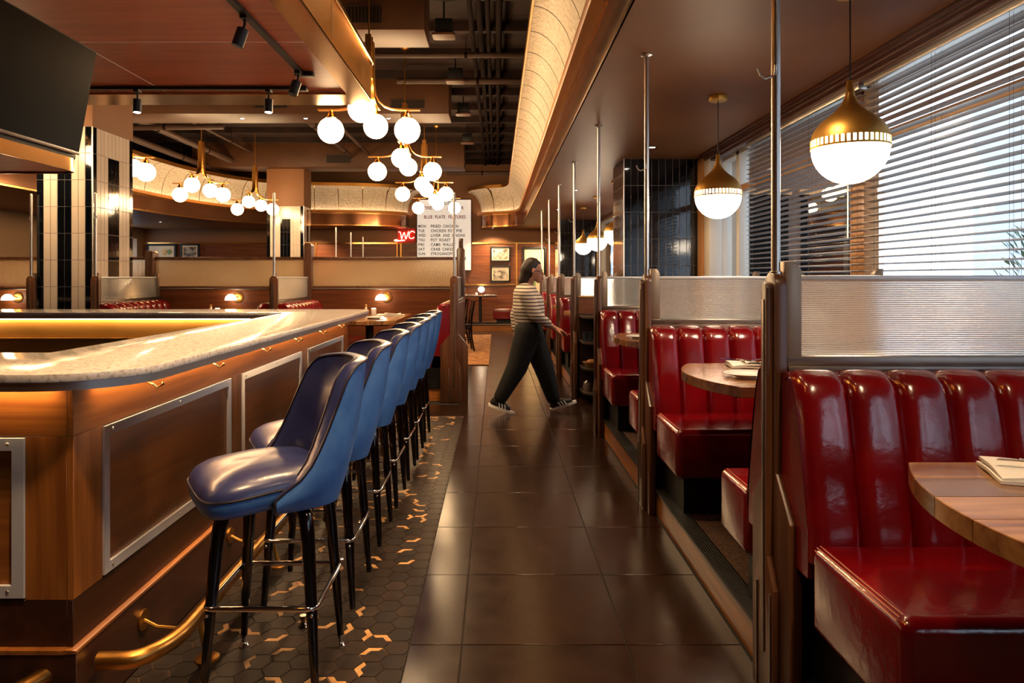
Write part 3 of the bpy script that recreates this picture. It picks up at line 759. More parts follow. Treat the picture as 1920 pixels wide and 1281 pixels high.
# ---------------- pendants over the window booths
def pendant(label):
    t = thing('pendant_lamp', label, 'lamp')
    MB().lathe([(.001, 0), (.062, 0), (.064, .004), (.064, .03), (.06, .034)], (0, 0, 2.646), 32).build('canopy', m_brassb, t)
    MB().tube([(0, 0, 2.25), (.001, 0, 2.4), (0, 0, 2.65)], .0035, 8).build('cord', m_black, t)
    g = MB(); g.ball((0, 0, 1.95), .163, 40, 24); g.build('globe', m_pglobe, t, ang=180)
    prof = [(.1655, 2.034), (.160, 2.06), (.148, 2.085), (.128, 2.112), (.102, 2.135), (.075, 2.156), (.052, 2.178), (.036, 2.2), (.026, 2.222), (.02, 2.24), (.017, 2.262), (.015, 2.264), (.015, 2.30), (.011, 2.304), (.004, 2.305)]
    prof = [(r, z-.045) for r, z in prof]
    sh = MB().lathe([(r-.003, z) for r, z in prof[:9][::-1]]+prof, (0, 0, 0), 48).build('shade', m_brassb, t, ang=50)
    # slotted band: uprights between open slots, ring below
    mb = MB()
    for k in range(44):
        a = 2*PI*k/44; c, s = math.cos(a), math.sin(a); w = .0055
        for (r0, z0, r1, z1) in ((.166, 1.956, .1658, 1.99),):
            vs = []
            for r, z in ((r0, z0), (r1, z1)):
                for dr in (0, -.0015):
                    for dw in (-w, w): vs.append(((r+dr)*c-dw*s, (r+dr)*s+dw*c, z))
            mb.add(vs, [(0, 1, 5, 4), (2, 3, 7, 6), (0, 2, 6, 4), (1, 3, 7, 5), (0, 1, 3, 2), (4, 5, 7, 6)])
    mb.lathe([(.165, 1.948), (.1675, 1.948), (.1675, 1.958), (.165, 1.958), (.165, 1.948)], (0, 0, 0), 48)
    mb.build('slotted_band', m_brassb, t)
    return t
pd = pendant('brass onion-topped globe pendant nearest the camera, before the blinds'); pd.location = (1.616, 3.17, 0)
for y, lb in ((5.06, 'brass onion-topped globe pendant over the second booth, before the black tiled column'), (9.5, 'brass globe pendant half hidden by the black tiled column'),
              (11.3, 'brass globe pendant behind a steel pole, middle of the far three'), (13.1, 'brass globe pendant farthest along the window side')):
    copy_tree(pd, (1.616 if y < 6 else 1.64, y, 0), 0, lb)

# ---------------- service shelf in the third bay
sv = thing('service_shelf', 'dark open service shelf unit between booths behind the walking person', 'shelf', (1.17, 7.55, 0))
MB().box(.93, 7.80, 0, 1.41, 7.85, .95).build('back_board', m_shelf, sv); MB().box(1.385, 7.3, 0, 1.41, 7.85, .93).build('side_board', m_shelf, sv)
def shelfpoly(): return [(.93, 7.85), (.93, 7.5)]+[(.93+.2-.2*math.cos(a), 7.5-.2*math.sin(a)) for a in [PI/2*i/6 for i in range(1, 7)]]+[(1.41, 7.3), (1.41, 7.85)]
for z in (.915, .64, .36, .1): MB().prism(shelfpoly(), 'z', z, z+.022).build('shelf', m_shelf, sv, bevel=.002)
MB().box(.93, 7.84, .93, 1.41, 7.875, 1.14).build('upstand', m_wall, sv); MB().box(.925, 7.83, 1.135, 1.41, 7.885, 1.15).build('upstand_cap', m_brassp, sv)
for k, x in enumerate((.965, 1.025, 1.085, 1.15)):
    t = thing('glass_tumbler', 'dark tumbler on the upper service shelf, %s' % ['leftmost', 'second from the left', 'third from the left', 'rightmost'][k], 'glass', (x, 7.56, .662), 'tumblers on the service shelf')
    MB().lathe([(.022, 0), (.027, .1), (.025, .1), (.02, .006)], (x, 7.56, .662), 14).build('body', m_char, t)
t = thing('bread_basket', 'tan basket on the middle service shelf', 'basket', (1.04, 7.55, .382))
MB().lathe([(.06, 0), (.1, .05), (.105, .055), (.095, .055), (.058, .008)], (1.04, 7.55, .382), 18).build('basket', m_chev, t); MB().ball((1.04, 7.55, .44), .05, 12, 8, (1.2, 1, .6)).build('loaf', m_tframe, t)
for k, x in enumerate((.99, 1.15)):
    t = thing('metal_pot', ['small steel pot on the bottom service shelf, left one', 'small steel pot on the bottom service shelf, right one'][k], 'pot', (x, 7.56, .122))
    MB().lathe([(.04, 0), (.048, .05), (.04, .09), (.02, .1), (.008, .115)], (x, 7.56, .122), 16).build('pot_body', m_steel, t); MB().tube([(x+.045, 7.56, .16), (x+.08, 7.56, .175), (x+.08, 7.56, .2), (x+.04, 7.56, .21)], .005, 6).build('handle', m_black, t)
AISLE_FILL = 115
# ================================================================== BAR
BX = -1.27; BY = 2.08; BYF = 5.92; BL = -6.0
bar = thing('bar_cabinet', 'cherry wood bar front with aluminium-framed panels and dark kick board', 'bar', (-3, 4, 0))
MB().box(-1.60, BY+.02, .0, BX-.018, BYF-.02, 1.03).box(BL, BY+.02, 0, -1.6, 2.5, 1.03).box(BL, 5.58, 0, -1.6, BYF-.02, 1.03).build('carcass', m_wbase, bar)
FR = [(2.237, 3.31), (3.454, 4.51), (4.66, 5.73)]
MB().box(BX-.018, BY, .883, BX, BYF, 1.03).build('apron_board', m_woody, bar, bevel=.001, seg=1)
for a, b in ((BY, FR[0][0]), (FR[0][1], FR[1][0]), (FR[1][1], FR[2][0]), (FR[2][1], BYF)):
    MB().box(BX-.018, a+.0006, .391, BX, b-.0006, .8824).build('stile_board', m_woodv, bar, bevel=.001, seg=1)
def frame(mb, a, b, z0, z1, w, f):
    o = [(a, z0), (b, z0), (b, z1), (a, z1)]; i = [(a+w, z0+w), (b-w, z0+w), (b-w, z1-w), (a+w, z1-w)]
    for k in range(4):
        k2 = (k+1) % 4; q = [o[k], o[k2], i[k2], i[k]]
        mb.add([f(p, 0) for p in q]+[f(p, 1) for p in q], [(0, 1, 2, 3), (4, 5, 6, 7), (0, 1, 5, 4), (1, 2, 6, 5), (2, 3, 7, 6), (3, 0, 4, 7)])
for a, b in FR:
    MB().box(BX-.022, a, .391, BX-.006, b, .8824).build('panel', m_wpanel, bar)
    mb = MB(); frame(mb, a, b, .398, .878, .033, lambda p, t: (BX-.006+.011*t, p[0], p[1]))
    fr = mb.build('panel_frame', m_alu, bar, bevel=.0008, seg=1)
    mb = MB()
    for yy in (a+.05, (a+b)/2, b-.05):
        for zz in (.414, .862): mb.ball((BX+.005, yy, zz), .006, 8, 6, (.5, 1, 1))
    tag(mb.build('screws', m_steel, fr), kind='stuff')
MB().box(BX-.018, BY, .25, BX-.001, BYF, .39).build('base_board', m_wbase, bar, bevel=.001, seg=1)
MB().box(BX-.018, BY-.02, .238, BX+.022, BYF+.02, .25).box(BL, BY-.02, .238, BX-.018, BY+.02, .25).build('ledge_strip', m_woody, bar, bevel=.002, seg=1)
MB().box(BX-.05, BY-.018, 0, BX+.02, BYF+.018, .238).box(BL, BY-.018, 0, BX-.05, BY+.03, .238).build('kick_board', m_wbase, bar, bevel=.001, seg=1)
# front of the bar, towards the camera
MB().box(BL, BY-.0, .883, BX-.019, BY+.018, 1.03).build('apron_board', m_woodx, bar, bevel=.001, seg=1)
MB().box(-1.414, BY, .391, BX-.019, BY+.018, .8824).build('stile_board', m_woodv, bar, bevel=.001, seg=1)
MB().box(-2.75, BY, .391, -2.59, BY+.018, .8824).build('stile_board', m_woodv, bar, bevel=.001, seg=1)
for a, b in ((-2.588, -1.4145), (-3.93, -2.752)):
    MB().box(a, BY+.006, .391, b, BY+.02, .8824).build('panel', m_woodx, bar)
    mb = MB(); frame(mb, a, b, .398, .878, .038, lambda p, t: (p[0], BY+.006-.011*t, p[1]))
    fr = mb.build('panel_frame', m_alu, bar, bevel=.0008, seg=1)
    mb = MB()
    for xx in (a+.05, (a+b)/2, b-.05):
        for zz in (.417, .859): mb.ball((xx, BY-.005, zz), .006, 8, 6, (1, .5, 1))
    tag(mb.build('screws', m_steel, fr), kind='stuff')
MB().box(BL, BY+.001, .25, BX-.019, BY+.018, .39).build('base_board', m_wbase, bar, bevel=.001, seg=1)
MB().box(-1.70, BYF-.018, .25, BX-.018, BYF, 1.03).build('end_board', m_woodx, bar)
led = MB().box(BX+.02, BY+.1, 1.025, BX+.032, BYF-.1, 1.0295).box(-4, BY-.03, 1.025, BX-.05, BY-.02, 1.0295).build('under_counter_led', m_ledbar, bar)
# inside of the bar
MB().box(BL, 5.56, .0, -1.7, 5.58, 1.03).build('inner_panel', m_gold, bar); MB().box(BL, 5.53, .86, -1.75, 5.56, .875).build('inner_shelf', m_gold, bar)
MB().box(-4.05, 5.2, .2, -3.93, 5.4, 1.0).build('inner_post', m_wbase, bar)
MB().box(BL, 5.535, 1.024, -1.75, 5.545, 1.0295).build('inner_led', m_ledbar, bar)
for y in (2.5, 3.06, 3.7, 4.3, 4.9, 5.5): MB().tube([(BX, y, .985), (BX+.03, y, .975), (BX+.04, y+.012, .96), (BX+.055, y+.02, .97)], .004, 6).ball((BX+.057, y+.02, .973), .007, 8, 6).build('bag_hook', m_brassp, bar)

ct = thing('bar_counter', 'pale speckled stone bar counter with rounded corner and steel edge band', 'counter', (-1.4, 4, 1.03))
def outline(e):
    r1, r2 = .27, .2; X = -1.084-e; Y0 = 1.99+e; Y1 = 6.07-e
    return [(BL, Y0)]+arc(X-r1, Y0+r1, r1, -90, 0, 12)+arc(X-r2, Y1-r2, r2, 0, 90, 10)+[(BL, Y1), (BL, 5.5+e), (-1.66+e, 5.5+e), (-1.66+e, 2.58-e), (BL, 2.58-e)]
MB().prism(outline(0), 'z', 1.0555, 1.08).build('stone_top', m_stone, ct, bevel=.0025, ang=30)
MB().prism(outline(.004), 'z', 1.03, 1.056).build('steel_band', m_steel, ct, ang=30)

fr = thing('foot_rail', 'bent brass foot rail along the stool side of the bar', 'rail', (-1.05, 4, 0))
path = [(-1.235, 2.15, .17), (-1.17, 2.152, .17)]+[(-1.17+.12*math.sin(a), 2.152+.12-.12*math.cos(a)+.06*math.sin(a)**3, .17) for a in [PI/2*i/8 for i in range(1, 9)]]+[(-1.05, 2.6, .17), (-1.05, 5.8, .17)]
MB().tube(path, .027, 20).build('tube', m_brass, fr, ang=60)
MB().tube([(-1.05, 2.6, .17), (-1.05, 2.615, .17)], .0285, 20).build('joint_ring', m_brass, fr)
for y in (2.45, 3.25, 4.05, 4.85, 5.65):
    b = MB().tube([(-1.249, y, .15), (-1.2, y, .125), (-1.13, y, .12), (-1.06, y, .145)], .006, 6)
    b = b.build('bracket', m_brassb, fr); MB().tube([(-1.25, y, .15), (-1.243, y, .15)], .036, 18).build('wall_flange', m_brass, b)
    MB().tube([(-1.05, y, .15), (-1.045, y+.01, .09), (-1.03, y+.02, .008)], [.012, .007, .012], 8).build('foot_post', m_brassb, fr); MB().lathe([(.042, 0), (.042, .005), (.036, .009)], (-1.03, y+.02, 0), 20).build('floor_flange', m_brass, fr)
f2 = thing('foot_rail', 'short brass foot rail end at the bottom left corner of the bar front', 'rail', (-1.6, 1.9, 0))
MB().tube([(-1.345, 2.075, .17), (-1.36, 2.02, .17), (-1.40, 1.94, .17), (-1.5, 1.87, .17), (-1.65, 1.85, .17), (-3.5, 1.85, .17)], .027, 18).build('tube', m_brass, f2, ang=60)

# ================================================================== STOOLS
def stool(label):
    t = thing('bar_stool', label, 'stool', group='blue bar stools along the bar')
    # seat and back face +x before the swivel; every one of these pieces turns about the stool axis
    SZ = .70
    def seat_out(k, n=44):
        a = 2*PI*k/n; c, s = math.cos(a), math.sin(a)
        e = 2/4.2
        x = abs(c)**e*(1 if c > 0 else -1); y = abs(s)**e*(1 if s > 0 else -1)
        hw = .222-.018*(1-x)/2
        return (.055+.215*x, hw*y)
    rows = []; n = 44
    for sc, z in ((0.0, .752), (.35, .75), (.62, .744), (.82, .735), (.93, .722), (.985, .706), (1.0, .69)):
        rows.append([(.055+(p[0]-.055)*sc, p[1]*sc, z-.018*max(0, (p[0]-.055)/.215)*sc+.012*(abs(p[1])/.22)*sc*(1-sc)*4*.5) for p in (seat_out(k) for k in range(n))])
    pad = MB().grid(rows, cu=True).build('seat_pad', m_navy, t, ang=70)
    rows = []
    for sc, z in ((1.0, .69), (1.005, .676), (.985, .652), (.94, .634), (.82, .626), (.3, .622), (.0, .622)):
        rows.append([(.055+(p[0]-.055)*sc, p[1]*sc, z-.018*max(0, (p[0]-.055)/.215)*min(1, sc)) for p in (seat_out(k) for k in range(n))])
    MB().grid(rows, cu=True).build('seat_shell', m_navy_lit, t, ang=70)
    MB().tube([(p[0]*1.0, p[1], .69-.018*max(0, (p[0]-.055)/.215)) for p in (seat_out(k) for k in range(n))], .0045, 6, closed=True).build('seat_piping', m_pipe, t)
    # wrap-around back
    nt = 36; TH = math.radians(100)
    def top(th):
        a = abs(th)/TH
        s = min(1, max(0, (a-.40)/.60)); s = s*s*(2-s) if s < .25 else s*s*(2-s)+(1-s)*(s-.25)*.75
        return 1.075-.40*min(1, s)-.012*min(1, a/.40)**2
    def pos(th, z, off):
        f = max(0, (z-.62)/.45)
        rx = .185+off+.085*f*max(0, math.cos(th))**.7; ry = .205+off-.012*f
        e = .68
        c, s = math.cos(th), math.sin(th)
        cx = abs(c)**e*(1 if c > 0 else -1); cy = abs(s)**e*(1 if s > 0 else -1)
        return (.0-rx*cx, ry*cy, z)
    nz = 10
    inner = []; outer = []; rim_i = []; rim_o = []
    for i in range(nt+1):
        th = -TH+2*TH*i/nt; zt = top(th)
        zb = .615
        inner.append([pos(th, .66+(zt-.66)*j/nz if zt > .66 else zt, -.012+.012*math.sin(PI*j/nz)*-1) for j in range(nz+1)])
        lift = .03*(1-min(1, abs(th)/TH))
        outer.append([pos(th, zb+lift*0+(zt-zb)*j/nz, .028+.008*math.sin(PI*j/nz)-.022*(1-j/nz)**3) for j in range(nz+1)])
        rim_i.append(inner[-1][-1]); rim_o.append(outer[-1][-1])
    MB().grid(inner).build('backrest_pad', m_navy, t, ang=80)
    MB().grid(outer).build('backrest_shell', m_navy_lit, t, ang=80)
    mb = MB().grid([[a, tuple((Vector(a)+Vector(b))/2+Vector((0, 0, .008))), b] for a, b in zip(rim_i, rim_o)])
    for e in (0, -1): mb.grid([inner[e], outer[e]])
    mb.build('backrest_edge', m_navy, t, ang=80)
    MB().tube(rim_i, .0042, 6).build('backrest_piping', m_pipe, t); MB().tube([tuple(Vector(p)*1.0) for p in rim_o], .0042, 6).tube(outer[0], .0042, 6).tube(outer[-1], .0042, 6).build('shell_piping', m_pipe, t)
    MB().lathe([(.09, .6), (.1, .605), (.1, .625), (.02, .625)], (0, 0, 0), 20).build('swivel', m_black, t)
    me = None
    for k in range(4):
        a = PI/4+PI/2*k; c, s = math.cos(a), math.sin(a)
        q = [(.08, .61), (.14, .61), (.168, .603), (.188, .586), (.199, .555), (.207, .51), (.228, .30), (.252, .035)]
        rr_ = [.021, .0225, .023, .023, .023, .022, .0185, .0115]
        if me is None: me = MB().tube([(r, 0, z) for r, z in q], rr_, 14).mesh('leg', m_blackg, ang=60); mf = MB().lathe([(.018, 0), (.019, .004), (.012, .012), (.0085, .015), (.0085, .03), (.0125, .032), (.0125, .045)], (.2525, 0, 0), 14).mesh('glide', m_chrome, ang=40)
        lg = put('leg', me, t, None, (0, 0, a)); put('glide', mf, lg, None, (0, 0, a))
    h = .178; z = .305; rc = .03; ring = rrect(-h, -h, h, h, rc, 5)
    rg = MB().tube([(x, y, z) for x, y in ring], .0088, 10, closed=True).build('foot_ring', m_chrome, t, ang=60)
    mb = MB()
    for a, b in ((1, 1), (1, -1), (-1, 1), (-1, -1)): mb.ball((a*.166, b*(h+.004), z-.02), .006, 8, 6)
    mb.build('bolts', m_chrome, rg)
    return t
SD = [2.38, 2.95, 3.59, 4.16, 4.70, 5.21, 5.75]
SW = [32, 27, 25, 24, 23, 24, 16]
ords = ['nearest blue leather bar stool, its whole seat in view', 'second blue bar stool from the camera', 'third blue bar stool from the camera', 'fourth blue bar stool, middle of the row of seven',
        'fifth blue bar stool from the camera', 'sixth blue bar stool, last but one by the bar end', 'farthest blue bar stool, next to the red bench by the aisle']
st0 = stool(ords[0])
stools = [st0]
for k in range(1, 7): stools.append(copy_tree(st0, (0, 0, 0), 0, ords[k]))
TURN = ('seat_pad', 'seat_shell', 'seat_piping', 'backrest_pad', 'backrest_shell', 'backrest_edge', 'backrest_piping', 'shell_piping')
for s, d, w in zip(stools, SD, SW):
    s.location = (-.753, d, 0)
    for c in kids(s):
        if c.name.split('.')[0] in TURN: c.rotation_euler = (0, 0, PI+math.radians(w))

# ================================================================== CANOPY, TV, TRACK LIGHTS
cz = 2.9
cn = thing('bar_canopy', 'mahogany panelled canopy with brass border hanging over the bar', 'canopy', (-3, 3, cz))
xs = [-5.4, -2.755, -1.247]; ys = [-1.2, .8, 2.05, 3.3, 4.555, 5.77]
for a, b in zip(xs, xs[1:]):
    for c, d in zip(ys, ys[1:]): MB().box(a+.008, c+.008, cz+.002, b-.008, d-.008, cz+.03).build('panel', m_wceil, cn)
MB().box(-5.4, -1.2, cz+.004, -1.22, 5.79, cz+.014).build('seam_strip', m_alu, cn)
oc = [(-1.08, -1.2)]+arc(-1.08-.16, 6.12-.16, .16, 0, 90, 8)+[(-5.4, 6.12)]
MB().prism(oc+[(-5.4, 5.77), (-1.247, 5.77), (-1.247, -1.2)], 'z', cz-.02, cz).build('border_plate', m_brassp, cn, bevel=.002, seg=1)
mb = MB(); P = [Vector(p) for p in oc]
mb.grid([[(p.x, p.y, cz-.01), (p.x, p.y, 3.20)] for p in P]); mb.build('fascia', m_brass, cn, ang=40)
sweep(MB(), resample(oc, .05), [(-.012, 3.2), (-.02, 3.205), (-.02, 3.235), (-.012, 3.24), (0, 3.24), (0, 3.2)], 1).build('top_roll', m_brassp, cn)
MB().box(-5.4, -1.2, 3.17, -1.09, 6.0, 3.19).build('top_board', m_duct, cn)
sweep(MB(), resample([(p[0]-.06 if i < 9 else p[0], p[1]-(.06 if i > 2 else 0)) for i, p in enumerate(oc)], .3), [(0, 3.195), (.02, 3.195)], 1).build('uplight_strip', m_led2, cn)
mb = MB()
for y in (.8, 2.05, 3.3, 4.55): mb.box(-1.081, y-.003, cz+.02, -1.077, y+.003, 3.19)
mb.build('fascia_joints', m_steel, cn)
mb = MB()
for x in (-1.6, -3.4, -5.1):
    for y in (1.0, 3.5, 5.6): mb.tube([(x, y, 3.19), (x, y, 4.5)], .012, 8)
mb.build('hanger_rods', m_pipeb, cn)

sh = thing('hanging_shelf', 'brass-edged wooden shelf hanging below the television', 'shelf', (-2.7, 2.5, 1.92))
op = [(-2.27, -.5)]+arc(-2.27-.1, 3.78-.1, .1, 0, 90, 6)+[(-3.3, 3.78), (-3.3, -.5)]
MB().prism(op, 'z', 1.935, 1.99).build('shelf_board', m_wceil, sh); sweep(MB(), resample(op[:-1], .04), [(0, 1.925), (-.012, 1.925), (-.012, 1.995), (0, 1.995)], 1).build('edge_band', m_brassp, sh)
mb = MB()
for y in (.6, 2.2): mb.tube([(-3.0, y, 1.99), (-3.0, y, 2.88)], .014, 8)
mb.build('hanger_rods', m_brass, sh)
tv = thing('television', 'black flat television tilted down at the top left corner', 'television', (-2.25, 3.1, 2.02))
mb = MB(); y0, y1 = 2.5, 3.74
def tvp(u, v, d): return (-2.25+.097*v-.985*d, y0+(y1-y0)*u, 2.02+.555*v-.172*-d)
def tvbox(u0, u1, v0, v1, d0, d1):
    vs = [tvp(u, v, d) for d in (d0, d1) for (u, v) in ((u0, v0), (u1, v0), (u1, v1), (u0, v1))]
    return MB().add(vs, [(0, 1, 2, 3), (7, 6, 5, 4), (0, 1, 5, 4), (1, 2, 6, 5), (2, 3, 7, 6), (3, 0, 4, 7)])
tvbox(0, 1, 0, 1, .004, .045).build('cabinet', m_black, tv, bevel=.003); tvbox(.006, .994, .03, .988, 0, .006).build('screen', m_tv, tv)
tvbox(0, 1, -.004, .024, -.001, .02).build('bottom_bezel', m_walnut, tv, bevel=.002)
tvbox(.3, .7, .2, .7, .045, .2).build('mount', m_black, tv); tvbox(0, 1, -.055, -.004, .015, .2).build('sound_bar', m_black, tv, bevel=.006)

def track(a, b, lb):
    t = thing('light_track', lb, 'track', a)
    d = (Vector(b)-Vector(a)); n = Vector((-d.y, d.x, 0)).normalized()*.018; A = Vector(a); B = Vector(b)
    vs = [A-n, A+n, B+n, B-n]; MB().add(vs+[v-Vector((0, 0, .026)) for v in vs], [(0, 1, 2, 3), (4, 5, 6, 7), (0, 1, 5, 4), (1, 2, 6, 5), (2, 3, 7, 6), (3, 0, 4, 7)]).build('rail', m_black, t)
    MB().box(B.x-.05, B.y-.03, B.z-.034, B.x+.09, B.y+.03, B.z-.001).build('feed_box', m_black, t, bevel=.004)
    return t
track((-1.46, .5, cz-.0), (-1.46, 5.2, cz-.0), 'long black light track running along the bar canopy'); track((-3.6, 5.6, cz), (-1.62, 5.6, cz), 'short black light track across the far end of the bar canopy')
def track_head(x, y, dr, lb, energy, lens=True):
    t = thing('track_head', lb, 'spotlight', (x, y, cz-.026), 'black track heads under the bar canopy')
    d = Vector(dr).normalized(); p0 = Vector((x, y, cz-.075)); p1 = p0+d*.03; p2 = p0+d*.135
    MB().tube([(x, y, cz-.026), p0, p1], .008, 8).box(x-.02, y-.03, cz-.045, x+.02, y+.03, cz-.026).build('stem', m_black, t)
    MB().tube([p1, p2], .034, 20).build('can', m_char, t, ang=50)
    MB().tube([p2, p2+d*.001], .026, 16).build('lens', m_spot if lens else m_black, t)
    l = bpy.data.lights.new('track_spot', 'SPOT'); l.energy = energy; l.color = (1, .7, .42); l.spot_size = math.radians(75); l.spot_blend = .7; l.shadow_soft_size = .03
    o = bpy.data.objects.new('track_spot', l); COL.objects.link(o); o.location = p2+d*.01; o.rotation_euler = d.to_track_quat('-Z', 'Y').to_euler(); o.parent = t; o.matrix_parent_inverse = wmat(t).inverted()
track_head(-1.46, 4.02, (-.3, -.1, -1), 'black track head on the long track, nearer one', 18, False); track_head(-1.46, 5.1, (-.25, -.2, -1), 'black track head at the far end of the long track', 18, False)
track_head(-2.9, 5.6, (0, -.05, -1), 'black track head on the short track beside the television', 14); track_head(-1.84, 5.6, (0, -.05, -1), 'black track head on the short track nearest the brass border', 14)

# ================================================================== CHANDELIERS
def chandelier(label):
    t = thing('globe_chandelier', label, 'chandelier')
    for k in range(4):
        a = PI/2*k; up = .12 if k % 2 else 0; L_ = .375
        q = [(.50, 3.0), (.3, 3.0), (.22, 3.008), (.15, 3.035), (.095, 3.085), (.065, 3.15), (.05, 3.25), (.046, 3.4), (.046, 3.66-(.05 if k % 2 else 0))]
        rows = []
        for i, (r, z) in enumerate(q):
            r0, z0 = q[max(i-1, 0)]; r1, z1 = q[min(i+1, len(q)-1)]; l = math.hypot(r1-r0, z1-z0); nx, nz = -(z1-z0)/l*.006, (r1-r0)/l*.006
            w = .03
            rows.append([(r+nx, -w, z+up+nz), (r+nx, w, z+up+nz), (r-nx, w, z+up-nz), (r-nx, -w, z+up-nz)])
        mb = MB(); mb.grid(rows, cu=True); mb.f += [(0, 1, 2, 3), tuple(len(mb.v)-4+i for i in range(4))]
        ar = mb.build('arm', m_brass, t, ang=35); ar.rotation_euler = (0, 0, a)
        g = MB().ball((L_, 0, 2.80+up), .126, 28, 18).build('globe', m_globe, t, ang=180); g.rotation_euler = (0, 0, a)
        f = MB().lathe([(.05, 2.915), (.052, 2.925), (.03, 2.955), (.02, 2.975), (.02, 2.995)], (L_, 0, up), 18).build('fitter', m_brassp, ar)
        f.rotation_euler = (0, 0, 0)
        f.matrix_parent_inverse = Matrix.Identity(4)
    MB().tube([(0, 0, 3.2), (0, 0, 4.49)], .009, 10).build('rod', m_brass, t); MB().lathe([(.02, 0), (.05, .012), (.07, .03), (.07, .04)], (0, 0, 4.46), 20).build('ceiling_cap', m_brass, t)
    MB().box(-.04, -.04, 3.3, .04, .04, 3.62).build('hub', m_brass, t, bevel=.004)
    return t
ch0 = chandelier('four-globe brass chandelier nearest, cut by the canopy corner'); ch0.location = (-1.25, 6.8, 0)
for x, y, lb in ((-5.2, 6.9, 'four-globe brass chandelier of the left row, hidden behind the television'), (-1.25, 9.45, 'four-globe brass chandelier second along the aisle row'), (-1.25, 12.0, 'four-globe brass chandelier third along the aisle row'), (-1.25, 14.4, 'four-globe brass chandelier before the letter board'),
                 (-5.18, 9.5, 'four-globe brass chandelier half hidden by the striped tile column'), (-5.15, 12.1, 'four-globe brass chandelier of the left row, larger one left of the middle pole'), (-5.12, 14.7, 'four-globe brass chandelier farthest in the left row, behind the pole')):
    copy_tree(ch0, (x, y, 0), 0, lb)

# ================================================================== CEILING SERVICES
def duct(y0, y1, vents, lb):
    t = thing('ceiling_duct', lb, 'duct', (-3.5, y0, 3.86))
    MB().box(-6.9, y0, 3.86, -.73, y1, 4.5).build('casing', m_duct, t, bevel=.006)
    for a, b, z0, z1 in vents:
        v = MB().box(a, y0-.006, z0, b, y0+.004, z1).build('grille', m_vent, t); mb = MB()
        n = max(3, int((b-a)/.035))
        for k in range(n): mb.box(a+(b-a)*(k+.3)/n, y0-.012, z0+.015, a+(b-a)*(k+.6)/n, y0-.004, z1-.015)
        mb.box(a, y0-.012, z1-.012, b, y0-.003, z1).build('grille_bars', m_pipeb, v)
duct(7.0, 7.55, [(-1.52, -1.16, 3.93, 4.11)], 'boxed brown duct nearest, above the first chandelier'); duct(10.6, 11.25, [(-1.62, -1.1, 3.95, 4.08), (-3.7, -3.2, 3.95, 4.06)], 'boxed brown duct second, spanning behind the canopy'); duct(15.7, 16.4, [(-3.85, -3.3, 3.95, 4.14)], 'boxed brown duct farthest, before the lit coves')
def pipe(lb, pts, r, m=None):
    m = m or m_pipeb
    t = thing('ceiling_pipe', lb, 'pipe', pts[0])
    MB().tube(pts, r, 14).build('pipe_run', m, t, ang=50)
    A = Vector(pts[0]); B = Vector(pts[-1]); n = max(2, int((B-A).length/2)); mb = MB()
    for k in range(1, n):
        p = A+(B-A)*k/n; d = (B-A).normalized(); mb.tube([p-d*.02, p+d*.02], r*1.12, 12); mb.tube([p, (p.x, p.y, 4.5)], .005, 5)
    tag(mb.build('hangers', m_pipedk, t), kind='stuff')
pipe('thick brown pipe running away across the upper left ceiling', [(-6.0, 8.0, 4.0), (-6.0, 18.6, 4.0)], .065)
pipe('thin brown pipe beside the thick one in the left ceiling', [(-5.55, 8.5, 4.2), (-5.55, 16.5, 4.2)], .03)
pipe('lower brown pipe under the left ceiling near the lit cove', [(-6.55, 11.6, 3.86), (-6.55, 17.2, 3.86)], .06)
pipe('short elbow pipe branching left under the ceiling', [(-6.55, 11.6, 3.86), (-4.6, 11.7, 3.9)], .045)
pipe('brown pipe right of the left chandeliers', [(-3.3, 10.0, 4.1), (-3.3, 17.5, 4.1)], .05)
pipe('thin pipe beside it under the dark ceiling', [(-2.9, 10.5, 4.15), (-2.9, 17, 4.15)], .035)
pipe('cross pipe under the dark ceiling, nearer one', [(-1.7, 9.05, 4.26), (.9, 9.05, 4.26)], .035); pipe('cross pipe under the dark ceiling, second one', [(-1.45, 10.1, 4.22), (.9, 10.1, 4.22)], .045)
pipe('cross pipe far under the dark ceiling above the letter board', [(-1.2, 16.9, 3.9), (.5, 16.9, 3.9)], .05)
for k, (x, z, r) in enumerate(((-.30, 4.36, .03), (-.2, 4.4, .035), (-.1, 4.38, .028), (.03, 4.37, .035))):
    pipe(['leftmost', 'second', 'third', 'rightmost'][k]+' of four thin pipes running along the dark ceiling', [(x, 5, z), (x, 18.5, z)], r, m_pipedk)
for k, (x, y) in enumerate(((-.6, 7.9), (-.58, 9.75), (-.56, 11.7), (-.6, 14.2))):
    t = thing('ceiling_speaker', ['nearest', 'second', 'third', 'farthest'][k]+' pale-fronted speaker box hanging under the dark ceiling', 'speaker', (x, y, 4.1))
    MB().box(x-.1, y-.04, 4.13, x+.1, y+.12, 4.3).build('box', m_black, t, bevel=.008); MB().prism(rrect(x-.13, y-.08, x+.13, y+.12, .03), 'z', 4.1, 4.13).build('front_plate', m_duct, t, bevel=.004)
    MB().tube([(x, y, 4.3), (x, y, 4.5)], .012, 6).build('stalk', m_black, t)
    MB().tube([(x+.02, y, 4.3), (x+.06, y+.2, 4.2), (x+.03, y+.5, 4.33), (x+.08, y+.8, 4.4)], .006, 5).build('cable', m_cap, t)
